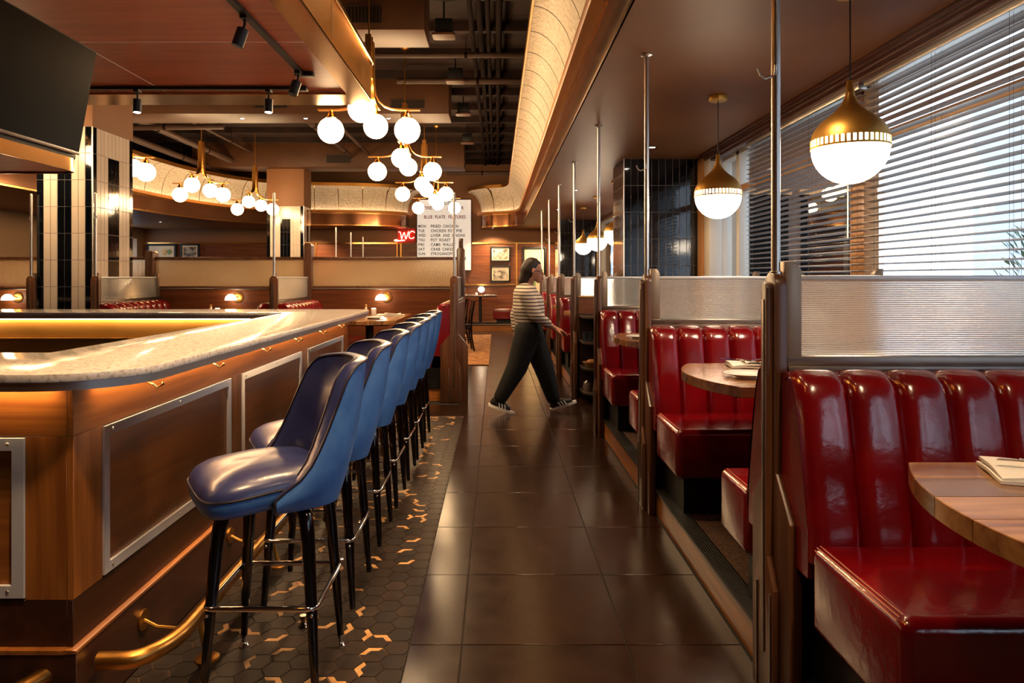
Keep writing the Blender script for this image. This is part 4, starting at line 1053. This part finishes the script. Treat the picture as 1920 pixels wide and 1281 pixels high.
def downlight(x, y, z, lb, e, size=80):
    t = thing('downlight', lb, 'downlight', (x, y, z), 'small recessed ceiling downlights')
    MB().lathe([(.03, 0), (.042, 0), (.042, -.006), (.03, -.006), (.03, 0)], (x, y, z), 20).build('ring', m_black, t); MB().lathe([(.001, -.002), (.03, -.002)], (x, y, z), 16).build('lens', m_spot, t)
    if e:
        l = bpy.data.lights.new('downlight_beam', 'SPOT'); l.energy = e; l.color = (1, .68, .38); l.spot_size = math.radians(size); l.spot_blend = .8; l.shadow_soft_size = .04
        o = bpy.data.objects.new('downlight_beam', l); COL.objects.link(o); o.location = (x, y, z-.02); o.parent = t; o.matrix_parent_inverse = wmat(t).inverted()
for x, y, lb in ((1.58, 7.03, 'downlight in the brown soffit before the black column'), (.95, .9, 'added downlight, out of view over the nearest booth'), (.95, 2.9, 'added downlight, out of view over the second booth'), (.95, -.8, 'added downlight, unseen behind the viewpoint'), (1.2, 10.5, 'downlight in the soffit beyond the black column'), (1.2, 13.5, 'downlight far along the soffit')):  # near-booth and behind-viewpoint ones are unseen additions that brighten benches and posts
    downlight(x, y, 2.68, lb, 26 if y < 3 else 22, 110)
for x, y, lb in ((-4.0, 10.9, 'downlight under the second duct, left one'), (-3.0, 10.9, 'downlight under the second duct, right one'), (-1.7, 10.9, 'downlight under the second duct by the aisle'), (-2.0, 16.0, 'downlight under the farthest duct')):
    downlight(x, y, 3.86, lb, 60)
for x, y, lb in ((-8.0, 13, 'downlight in the left soffit, nearer'), (-8.0, 16.5, 'downlight in the left soffit, farther'), (-5.0, 18.4, 'downlight in the left soffit before the pictures'), (-.1, 18.6, 'downlight in the end soffit over the back table'), (1.2, 18.3, 'downlight in the end soffit before the flower picture')):
    downlight(x, y, 2.68, lb, 75, 140)

for y, k in ((1.2, 'nearest'), (3.0, 'second'), (4.8, 'third'), (6.6, 'fourth')):  # unseen spots added to brighten the bar front and aisle
    t = thing('ceiling_spotlight', k+' added can spotlight, out of view above the aisle to light the bar', 'spotlight', (-.25, y, 4.3), 'added fill spotlights above the aisle')
    MB().tube([(-.25, y, 4.32), (-.25, y, 4.5)], .01, 8).build('stem', m_black, t); MB().tube([(-.25, y, 4.18), (-.25, y, 4.32)], .045, 18).build('can', m_char, t); MB().lathe([(.001, 0), (.036, 0)], (-.25, y, 4.179), 16).build('lens', m_spot, t)
    l = bpy.data.lights.new('ceiling_beam', 'SPOT'); l.energy = AISLE_FILL; l.color = (1, .62, .3); l.spot_size = math.radians(92); l.spot_blend = .8; l.shadow_soft_size = .14
    o = bpy.data.objects.new('ceiling_beam', l); COL.objects.link(o); o.location = (-.25, y, 4.17); o.rotation_euler = (0, math.radians(19), 0); o.parent = t; o.matrix_parent_inverse = wmat(t).inverted()
# ================================================================== LETTER BOARD, NEON, PICTURES
FD = 18.96
def text_mesh(name, body, size, m, ext=.004, sx=1.0):
    c = bpy.data.curves.new(name, 'FONT'); c.body = body; c.size = size; c.extrude = ext; c.align_x = 'LEFT'; c.space_character = 1.12; c.offset = size*.02; c.resolution_u = 3
    o = bpy.data.objects.new(name, c); COL.objects.link(o)
    bpy.context.view_layer.update()
    me = bpy.data.meshes.new_from_object(o.evaluated_get(bpy.context.evaluated_depsgraph_get()))
    bpy.data.objects.remove(o); bpy.data.curves.remove(c)
    me.materials.clear(); me.materials.append(m)
    for v in me.vertices: v.co.x *= sx
    return me
sg = thing('letter_board', 'white letter board listing blue plate features on the far wall', 'sign', (-1.4, FD, 1.5))
def sp(px, py): return ((px-931)*FD/1300, H-(py-520)*FD/1300)
ax, az = sp(780.5, 509); bx_, bz = sp(885, 372.5)
MB().box(ax, FD-.01, az, bx_, FD+.04, bz).build('frame', m_walnut, sg, bevel=.008)
ax2, az2 = sp(782.5, 506.5); bx2, bz2 = sp(883, 375)
MB().box(ax2, FD-.03, az2, bx2, FD-.009, bz2).build('board', m_paper, sg)
mb = MB()
for k in range(1, 30):
    z = az2+(bz2-az2)*k/30; mb.box(ax2+.01, FD-.034, z-.003, bx2-.01, FD-.029, z+.003)
mb.build('letter_tracks', m_white, sg)
def line(body, px, py, h, m, w=None):
    """left edge px, baseline py, cap height h and width w in pixels"""
    x, z = sp(px, py); s = h*FD/1300/.72
    me = text_mesh('letters', body, s, m)
    if w:
        mx = max(v.co.x for v in me.vertices); mn = min(v.co.x for v in me.vertices); f = w*FD/1300/(mx-mn)
        for v in me.vertices: v.co.x = (v.co.x-mn)*f
    put('text_line', me, sg, (x, FD-.035, z), (PI/2, 0, 0))
def words(lst, py, h, m):
    for b, px, w in lst: line(b, px, py, h, m, w)
words([('LITY', 834, 14)], 384, 6, m_blkl)
words([('FINE', 796, 14), ('AND', 839, 14), ('R', 865.5, 4)], 393, 6.2, m_redl)
words([('BLUE', 795.5, 15.5), ('PLATE', 816, 19), ('FEATURES', 841, 32)], 410, 6.2, m_redl)
rows = [('MON', 14, [('FRIED', 19), ('CHICKEN', 28)]), ('TUE', 11.5, [('CHICKEN', 28), ('POT', 11.5), ('PIE', 10.5)]), ('WED', 13.5, [('LIVER', 18.5), ('AND', 13), ('ONIONS', 24)]),
        ('THU', 12, [('POT', 12), ('ROAST', 20.5)]), ('FRI', 10.5, [('CAMS', 18), ('WALLEY', 25)]), ('SAT', 12, [('CRAB', 17.5), ('CAKES', 20)]), ('SUN', 12.5, [('STROGANOFF', 41)])]
for k, (d, w, it) in enumerate(rows):
    y = 427+8.6*k; line(d, 784.7, y, 5.4, m_blkl, w); x = 808
    for b, ww in it: line(b, x, y, 5.4, m_blkl, ww); x += ww+4.2
# neon WC
ne = thing('neon_sign', 'red neon WC sign beside the letter board', 'sign', (-2.35, FD-.1, 2.3))
def np_(px, py): p = sp(px, py); return (p[0], FD-.12, p[1])
wpts = [(748.5, 435.5), (752, 437), (754, 448), (754.5, 448), (759, 436.5), (761.5, 447.5), (763, 447), (767, 434.5)]
MB().tube([Vector(q) for q in smooth_path([np_(*p) for p in wpts], 4)], .0075, 8).build('letter_w', m_neon, ne, ang=180)
cpts = [(778.2, 437), (776, 434.5), (772, 434.5), (768.5, 438.5), (768, 443.5), (770, 447.2), (774.5, 447.5), (777.5, 445.5)]
MB().tube([Vector(q) for q in smooth_path([np_(*p) for p in cpts], 4)], .0075, 8).build('letter_c', m_neon, ne, ang=180)
MB().tube([np_(740.5, 451), np_(742, 452.2), np_(760, 451.2)], .012, 8).tube([np_(740.5, 451), np_(746, 450)], .012, 8).build('underline_arrow', m_neon, ne, ang=180)
a = np_(746, 456); b = np_(780, 428)
MB().box(a[0], FD-.09, a[2], b[0], FD-.075, b[2]).build('back_plate', mat('red_acrylic', '#7a120c', .25), ne)
MB().box(np_(744, 484)[0], FD-.06, 1.3, np_(746, 484)[0], FD-.03, a[2]+.05).box(np_(765, 456)[0], FD-.075, a[2]+.1, np_(768, 456)[0], FD+.06, a[2]+.14).build('bracket', m_brass, ne)

def picture(px0, py0, px1, py1, mats, lb, paint):
    x0, z1 = sp(px0, py0); x1, z0 = sp(px1, py1)
    t = thing('framed_picture', lb, 'picture', ((x0+x1)/2, FD, (z0+z1)/2))
    w = min(x1-x0, z1-z0)*.13
    mb = MB(); frame(mb, x0, x1, z0, z1, w*.75, lambda p, k: (p[0], FD+.05-.07*k, p[1])); mb.build('frame', m_black, t, bevel=.004)
    MB().box(x0+w*.5, FD+.0, z0+w*.5, x1-w*.5, FD+.05, z1-w*.5).build('mount_board', mats, t)
    paint(t, x0+w*1.3, z0+w*1.3, x1-w*1.3, z1-w*1.3)
m_ph = mat('faded_photograph', '#a99d8e', .4, col2='#4a423a', ns=(9, 9, 11), nfac=(.42, .6)); m_ph2 = mat('red_flower_print', '#b3161a', .5, col2='#6a0d10', ns=(20, 20, 20)); m_ph3 = mat('cream_print', '#d8c6a4', .5); m_ph4 = mat('amber_print', '#c98a3a', .5, col2='#e0b878', ns=(12, 12, 12)); m_gr = mat('green_print', '#6f8a5a', .5)
def ph(t, x0, z0, x1, z1): MB().box(x0, FD-.006, z0, x1, FD+.002, z1).build('photograph', m_ph, t)
def blobs(lst):
    def f(t, x0, z0, x1, z1):
        for u, v, r, s, m in lst:
            cx, cz_ = x0+(x1-x0)*u, z0+(z1-z0)*v; R = (x1-x0)*r
            MB().prism([(cx+R*math.cos(a)*(1+.15*math.sin(3*a+u*9)), cz_+R*s*math.sin(a)*(1+.12*math.cos(4*a))) for a in [2*PI*i/26 for i in range(26)]], 'y', FD-.006-.001*len(t.name), FD+.002).build('painted_shape', m, t)
    return f
picture(919.5, 462, 957, 491, m_ph3, 'small black-framed photograph, upper of two on the far wall', ph); picture(919.5, 498, 957, 529, m_ph3, 'small black-framed photograph, lower of two on the far wall', ph)
picture(979, 463, 1024, 556, m_ph3, 'tall black-framed print of a red flower behind the walking person', blobs([(.6, .6, .28, 1.3, m_ph4), (.68, .56, .2, 1.2, m_ph2), (.5, .25, .12, 2.2, m_gr)]))
picture(275, 457, 331, 500, m_ph3, 'wide framed drink print on the far left wall', blobs([(.2, .62, .13, 1, m_ph2), (.62, .7, .1, 1.2, m_ph4), (.85, .7, .08, 1.3, m_gr)])); picture(338, 457, 374, 500, m_ph3, 'grey framed sketch beside the drink print on the far left wall', ph)

# ================================================================== BACK OF THE ROOM
rug = MB().box(-2.6, 10.7, .0, -.12, 16.3, .014).build('area_rug', m_rug, None, bevel=.004); tag(rug, 'worn rust-coloured rug under the black dining chairs', 'rug')
def chair(label):
    t = thing('dining_chair', label, 'chair', group='black dining chairs on the rug')
    for x, y in ((.2, .19), (.2, -.19)): MB().tube([(x, y, 0), (x-.01, y, .44)], [.015, .019], 8).build('leg', m_blackg, t)
    for y in (.19, -.19): MB().tube([(-.25, y, 0), (-.2, y, .25), (-.19, y, .46), (-.215, y, .7), (-.255, y, .92)], [.016, .019, .02, .018, .015], 8).build('leg', m_blackg, t)
    MB().box(-.2, -.2, .40, .21, .2, .44).build('seat_frame', m_blackg, t, bevel=.004); MB().box(-.2, -.215, .44, .225, .215, .49).build('seat_pad', m_blackg, t, bevel=.018, seg=3)
    rows = []
    for j in range(7):
        z = .56+.36*j/6; rows.append([(-.2-.055*(j/6)**1.2-.02*math.cos(u*1.4)+.02, u*.19, z) for u in [-1+2*i/8 for i in range(9)]])
    mb = MB().grid(rows); r2 = [[(p[0]-.028, p[1], p[2]) for p in r] for r in rows]; mb.grid(r2)
    for e in (0, -1): mb.grid([rows[e], r2[e]])
    for e in (0, -1): mb.grid([[r[e] for r in rows], [r[e] for r in r2]])
    mb.build('backrest', m_navy if False else m_blackg, t, ang=50)
    MB().tube([(.19, -.19, .2), (.19, .19, .2)], .009, 6).tube([(-.2, -.19, .22), (.19, -.19, .2)], .009, 6).tube([(-.2, .19, .22), (.19, .19, .2)], .009, 6).build('stretcher', m_blackg, t)
    return t
c0 = chair('black dining chair on the rug edge, nearer one beyond the aisle booth end'); c0.location = (-.68, 12.75, .014); c0.rotation_euler = (0, 0, PI+.15)
copy_tree(c0, (-.83, 13.9, .014), PI-.1, 'black dining chair on the rug, farther one partly behind the first')
def cafe_table(x, y, z0, w, d, h, lb):
    t = thing('dining_table', lb, 'table', (x, y, z0))
    MB().box(x-w/2, y-d/2, z0+h-.035, x+w/2, y+d/2, z0+h).build('top', m_wbase, t, bevel=.004); MB().lathe([(.04, 0), (.04, h-.04)], (x, y, z0+.01), 14).build('pedestal', m_black, t); MB().box(x-.25, y-.22, z0, x+.25, y+.22, z0+.015).build('base_plate', m_black, t, bevel=.004)
cafe_table(-1.32, 13.3, .014, .8, 1.4, .75, 'dark dining table on the rug behind the aisle booth end')
cafe_table(-.43, 18.35, .15, .88, .7, .73, 'dark table with a small glowing lamp against the far wall')
plate(-1.12, 12.9, .765, .12, 'pale plate on the rug table beside the black chair'); napkin(-1.1, 13.6, .765, .25, .14, .2, 'folded napkin on the rug table')
napkin(-.72, 18.15, .881, .3, .15, 0, 'folded napkin left on the far wall table'); napkin(-.17, 18.15, .881, .3, .15, 0, 'folded napkin right on the far wall table')
tl = thing('table_lamp', 'tiny mushroom table lamp glowing on the far wall table', 'lamp', (-.40, 18.2, .881))
MB().lathe([(.045, 0), (.045, .008), (.01, .014), (.008, .1), (.02, .11)], (-.40, 18.2, .881), 16).build('stem', m_brass, tl); MB().ball((-.40, 18.2, 1.04), .085, 20, 10, (1, 1, .9)).build('shade', m_shade, tl)
shaker(-.53, 18.22, .881, 'small glowing jar beside the mushroom lamp on the far wall table', 0)
ot = thing('upholstered_bench', 'plain red upholstered bench against the far wall behind the person', 'bench', (.25, 18.3, .15))
MB().box(-.08, 18.0, .26, 1.1, 18.6, .54).build('seat', m_red, ot, bevel=.03, seg=3); MB().box(0, 18.1, .15, 1.05, 18.6, .27).build('plinth', m_black, ot)

# ================================================================== PERSON walking towards the windows
def blob(name, caps, voxel, m, smooth=6, parent=None):
    mb = MB()
    for c in caps:
        p0, r0, p1, r1 = Vector(c[0]), c[1], Vector(c[2]), c[3]; n = 10; d = p1-p0; l = max(d.length, 1e-4); d = d/l if d.length > 1e-5 else Vector((0, 0, 1))
        sy = c[4] if len(c) > 4 else 1.0
        u = d.orthogonal().normalized(); w = d.cross(u); rings = []
        seq = [(-math.cos(a)*r0, math.sin(a)*r0) for a in [PI/2*i/5 for i in range(1, 6)]]+[(l+math.sin(a)*r1, math.cos(a)*r1) for a in [PI/2*i/5 for i in range(0, 5)]]
        rows = []
        for t, r in seq:
            cc = p0+d*t; row = []
            for k in range(16):
                v = u*(r*math.cos(2*PI*k/16))+w*(r*math.sin(2*PI*k/16)); v.y *= sy
                row.append(cc+v)
            rows.append(row)
        o = len(mb.v); mb.grid(rows, cu=True)
        mb.f.append(tuple(o+k for k in range(16))[::-1]); mb.f.append(tuple(o+(len(rows)-1)*16+k for k in range(16)))
    me = mb.mesh(name, m, smooth=False)
    o = bpy.data.objects.new(name, me); COL.objects.link(o)
    r = o.modifiers.new('r', 'REMESH'); r.mode = 'VOXEL'; r.voxel_size = voxel
    s = o.modifiers.new('s', 'SMOOTH'); s.iterations = smooth; s.factor = .5
    bpy.context.view_layer.update()
    me2 = bpy.data.meshes.new_from_object(o.evaluated_get(bpy.context.evaluated_depsgraph_get())); bpy.data.objects.remove(o)
    me2.materials.clear(); me2.materials.append(m); me2.shade_smooth(); me2.name = name
    return put(name, me2, parent)
Y = 7.0
def q(x, z, y=0): return (x, Y+y, z)
# skin: head, neck, arms, hands, legs in one surface
body = [(q(.375, 1.455), .078, q(.372, 1.415), .078, .95), (q(.395, 1.40), .062, q(.415, 1.355), .042, .85), (q(.45, 1.365), .02, q(.462, 1.352), .016), (q(.455, 1.412), .014, q(.468, 1.395), .013),
        (q(.44, 1.335), .022, q(.425, 1.33), .03), (q(.345, 1.40), .05, q(.315, 1.25), .05), (q(.315, 1.25), .06, q(.30, 1.2), .09, 1.6), (q(.30, 1.2), .1, q(.32, .9), .1, 1.2), (q(.32, .9), .11, q(.325, .8), .12, 1.2),
        (q(.37, 1.435, -.078), .017, q(.365, 1.415, -.08), .014),
        # near arm swings forward
        (q(.29, 1.19, -.17), .05, q(.385, .985, -.20), .04), (q(.385, .985, -.2), .038, q(.53, .885, -.17), .027), (q(.53, .885, -.17), .026, q(.575, .855, -.16), .024),
        # far arm swings back
        (q(.28, 1.19, .17), .05, q(.2, .96, .2), .04), (q(.2, .96, .2), .038, q(.20, .76, .18), .025), (q(.2, .76, .18), .03, q(.205, .69, .175), .028),
        # legs
        (q(.31, .8, -.08), .085, q(.19, .44, -.075), .06), (q(.19, .44, -.075), .055, q(.035, .15, -.07), .034), (q(.34, .8, .08), .085, q(.485, .44, .075), .06), (q(.485, .44, .075), .055, q(.585, .10, .07), .034),
        (q(.035, .15, -.07), .035, q(.03, .1, -.07), .033), (q(.585, .1, .07), .034, q(.60, .07, .07), .034)]
hand = [((.575, Y-.16, .855), .024, (.625, Y-.158, .83), .026, 1.0), ((.60, Y-.16, .845), .022, (.635, Y-.158, .825), .024, 1.0)]
fing = [((.63, -.178, .838), (.662, -.182, .822), (.684, -.182, .80)), ((.638, -.166, .83), (.674, -.168, .812), (.694, -.168, .786)), ((.636, -.152, .822), (.67, -.152, .802), (.688, -.152, .778)), ((.628, -.14, .816), (.655, -.138, .796), (.668, -.138, .778))]
for a, b, c in fing:
    A, B, C = [(p[0], Y+p[1], p[2]) for p in (a, b, c)]; hand += [(A, .0095, B, .0088), (B, .0088, C, .0075)]
hand += [((.59, Y-.178, .838), .012, (.622, Y-.198, .812), .0105), ((.622, Y-.198, .812), .0105, (.643, Y-.2, .79), .0085)]
person = blob('person', body+hand, .0068, m_skin, 3)
tag(person, 'person in a striped top and dark trousers striding across the aisle', 'person')
m_str = bpy.data.materials.new('striped_knit'); m_str.use_nodes = True
nt = m_str.node_tree; N = nt.nodes; K = nt.links; b_ = N['Principled BSDF']; b_.inputs['Roughness'].default_value = .8
tc = N.new('ShaderNodeTexCoord'); sx_ = N.new('ShaderNodeSeparateXYZ'); K.new(tc.outputs['Object'], sx_.inputs[0])
mu = N.new('ShaderNodeMath'); mu.operation = 'MULTIPLY'; mu.inputs[1].default_value = 2*PI/.034; K.new(sx_.outputs['Z'], mu.inputs[0])
sn = N.new('ShaderNodeMath'); sn.operation = 'SINE'; K.new(mu.outputs[0], sn.inputs[0])
rp = N.new('ShaderNodeValToRGB'); rp.color_ramp.elements[0].position = .18; rp.color_ramp.elements[1].position = .32; rp.color_ramp.elements[0].color = L('#3a2b28'); rp.color_ramp.elements[1].color = L('#cdbfb0')
mr = N.new('ShaderNodeMapRange'); mr.inputs[1].default_value = -1; mr.inputs[2].default_value = 1; K.new(sn.outputs[0], mr.inputs[0]); K.new(mr.outputs[0], rp.inputs[0]); K.new(rp.outputs[0], b_.inputs['Base Color'])
blob('sweater', [(q(.305, 1.24), .062, q(.295, 1.19), .115, 1.45), (q(.295, 1.18), .13, q(.315, 1.05), .155, 1.25), (q(.335, 1.1), .145, q(.345, 1.0), .145, 1.2), (q(.315, 1.02), .15, q(.32, .915), .135, 1.25),
                 (q(.29, 1.19, -.17), .075, q(.385, .985, -.205), .062), (q(.385, .985, -.205), .062, q(.50, .905, -.175), .047), (q(.28, 1.19, .17), .075, q(.2, .96, .205), .062), (q(.2, .96, .205), .06, q(.2, .83, .185), .045)], .011, m_str, 6, person)
blob('trousers', [(q(.325, .93), .125, q(.325, .8), .15, 1.2), (q(.315, .82, -.07), .135, q(.205, .46, -.075), .105), (q(.205, .46, -.075), .105, q(.045, .165, -.07), .072), (q(.335, .82, .07), .135, q(.475, .46, .075), .105), (q(.475, .46, .075), .105, q(.575, .135, .07), .072)], .011, m_trous, 5, person)
def shoe(hx, hz, tx, tz, y, nm):
    H_ = Vector((hx, Y+y, hz)); T = Vector((tx, Y+y, tz)); d = (T-H_).normalized(); up = Vector((-d.z, 0, d.x))
    s = blob(nm, [(H_+up*.03+d*.02, .042, H_+up*.034+d*.12, .042, .95), (H_+up*.028+d*.12, .04, T+up*.022-d*.03, .033, 1.05), (H_+up*.05+d*.02, .036, H_+up*.085+d*.045, .036)], .009, m_black, 3, person)
    rows = []
    for t, w in ((-.03, .02), (-.01, .036), (.08, .038), (.17, .045), (.225, .038), (.25, .018)):
        c = H_+d*t; rows.append([c+Vector((0, -w, 0))+up*-.012, c+Vector((0, w, 0))+up*-.012, c+Vector((0, w, 0))+up*.012, c+Vector((0, -w, 0))+up*.012])
    mb = MB().grid(rows, cu=True); mb.f += [(0, 1, 2, 3), tuple(len(mb.v)-4+i for i in range(4))]
    mb.build('sole', m_china, s)
    for k in range(3):
        mb = MB(); c = H_+d*(.085+.03*k); pts = []
        for e in (0, 1):
            b0 = c+d*(.012*e); pts.append([b0+Vector((0, sg_*.044, 0))*(1)+up*h for sg_ in (-1,) for h in (.012, .055)])
        mb.tube([pts[0][0], pts[0][1]+d*-.02], .006, 6); mb.build('shoe_stripe', m_china, s)
shoe(-.055, .082, .13, .016, -.07, 'shoe'); shoe(.575, .02, .78, .085, .07, 'shoe')
blob('hair', [(q(.35, 1.475), .088, q(.325, 1.43), .088, 1.0), (q(.315, 1.42), .075, q(.28, 1.33), .062), (q(.28, 1.34), .055, q(.262, 1.26), .035), (q(.39, 1.505), .05, q(.42, 1.495), .03, 1.2)], .009, m_hair, 4, person)
MB().tube([q(.36, 1.425, -.083), q(.42, 1.422, -.082), q(.455, 1.42, -.06)], .003, 6).tube([q(.457, 1.42+.02*math.sin(a), -.04+.024*math.cos(a)) for a in [2*PI*i/14 for i in range(15)]], .003, 6).tube([q(.457, 1.42+.02*math.sin(a), .04+.024*math.cos(a)) for a in [2*PI*i/14 for i in range(15)]], .003, 6).build('glasses', m_black, person)
MB().ball(q(.447, 1.418, -.03), .011, 10, 8).ball(q(.447, 1.418, .03), .011, 10, 8).build('eyes', m_china, person)
MB().tube([q(.457, 1.345, -.022), q(.464, 1.346, 0), q(.457, 1.345, .022)], .006, 6).build('lips', mat('lip', '#8f4a40', .5), person)
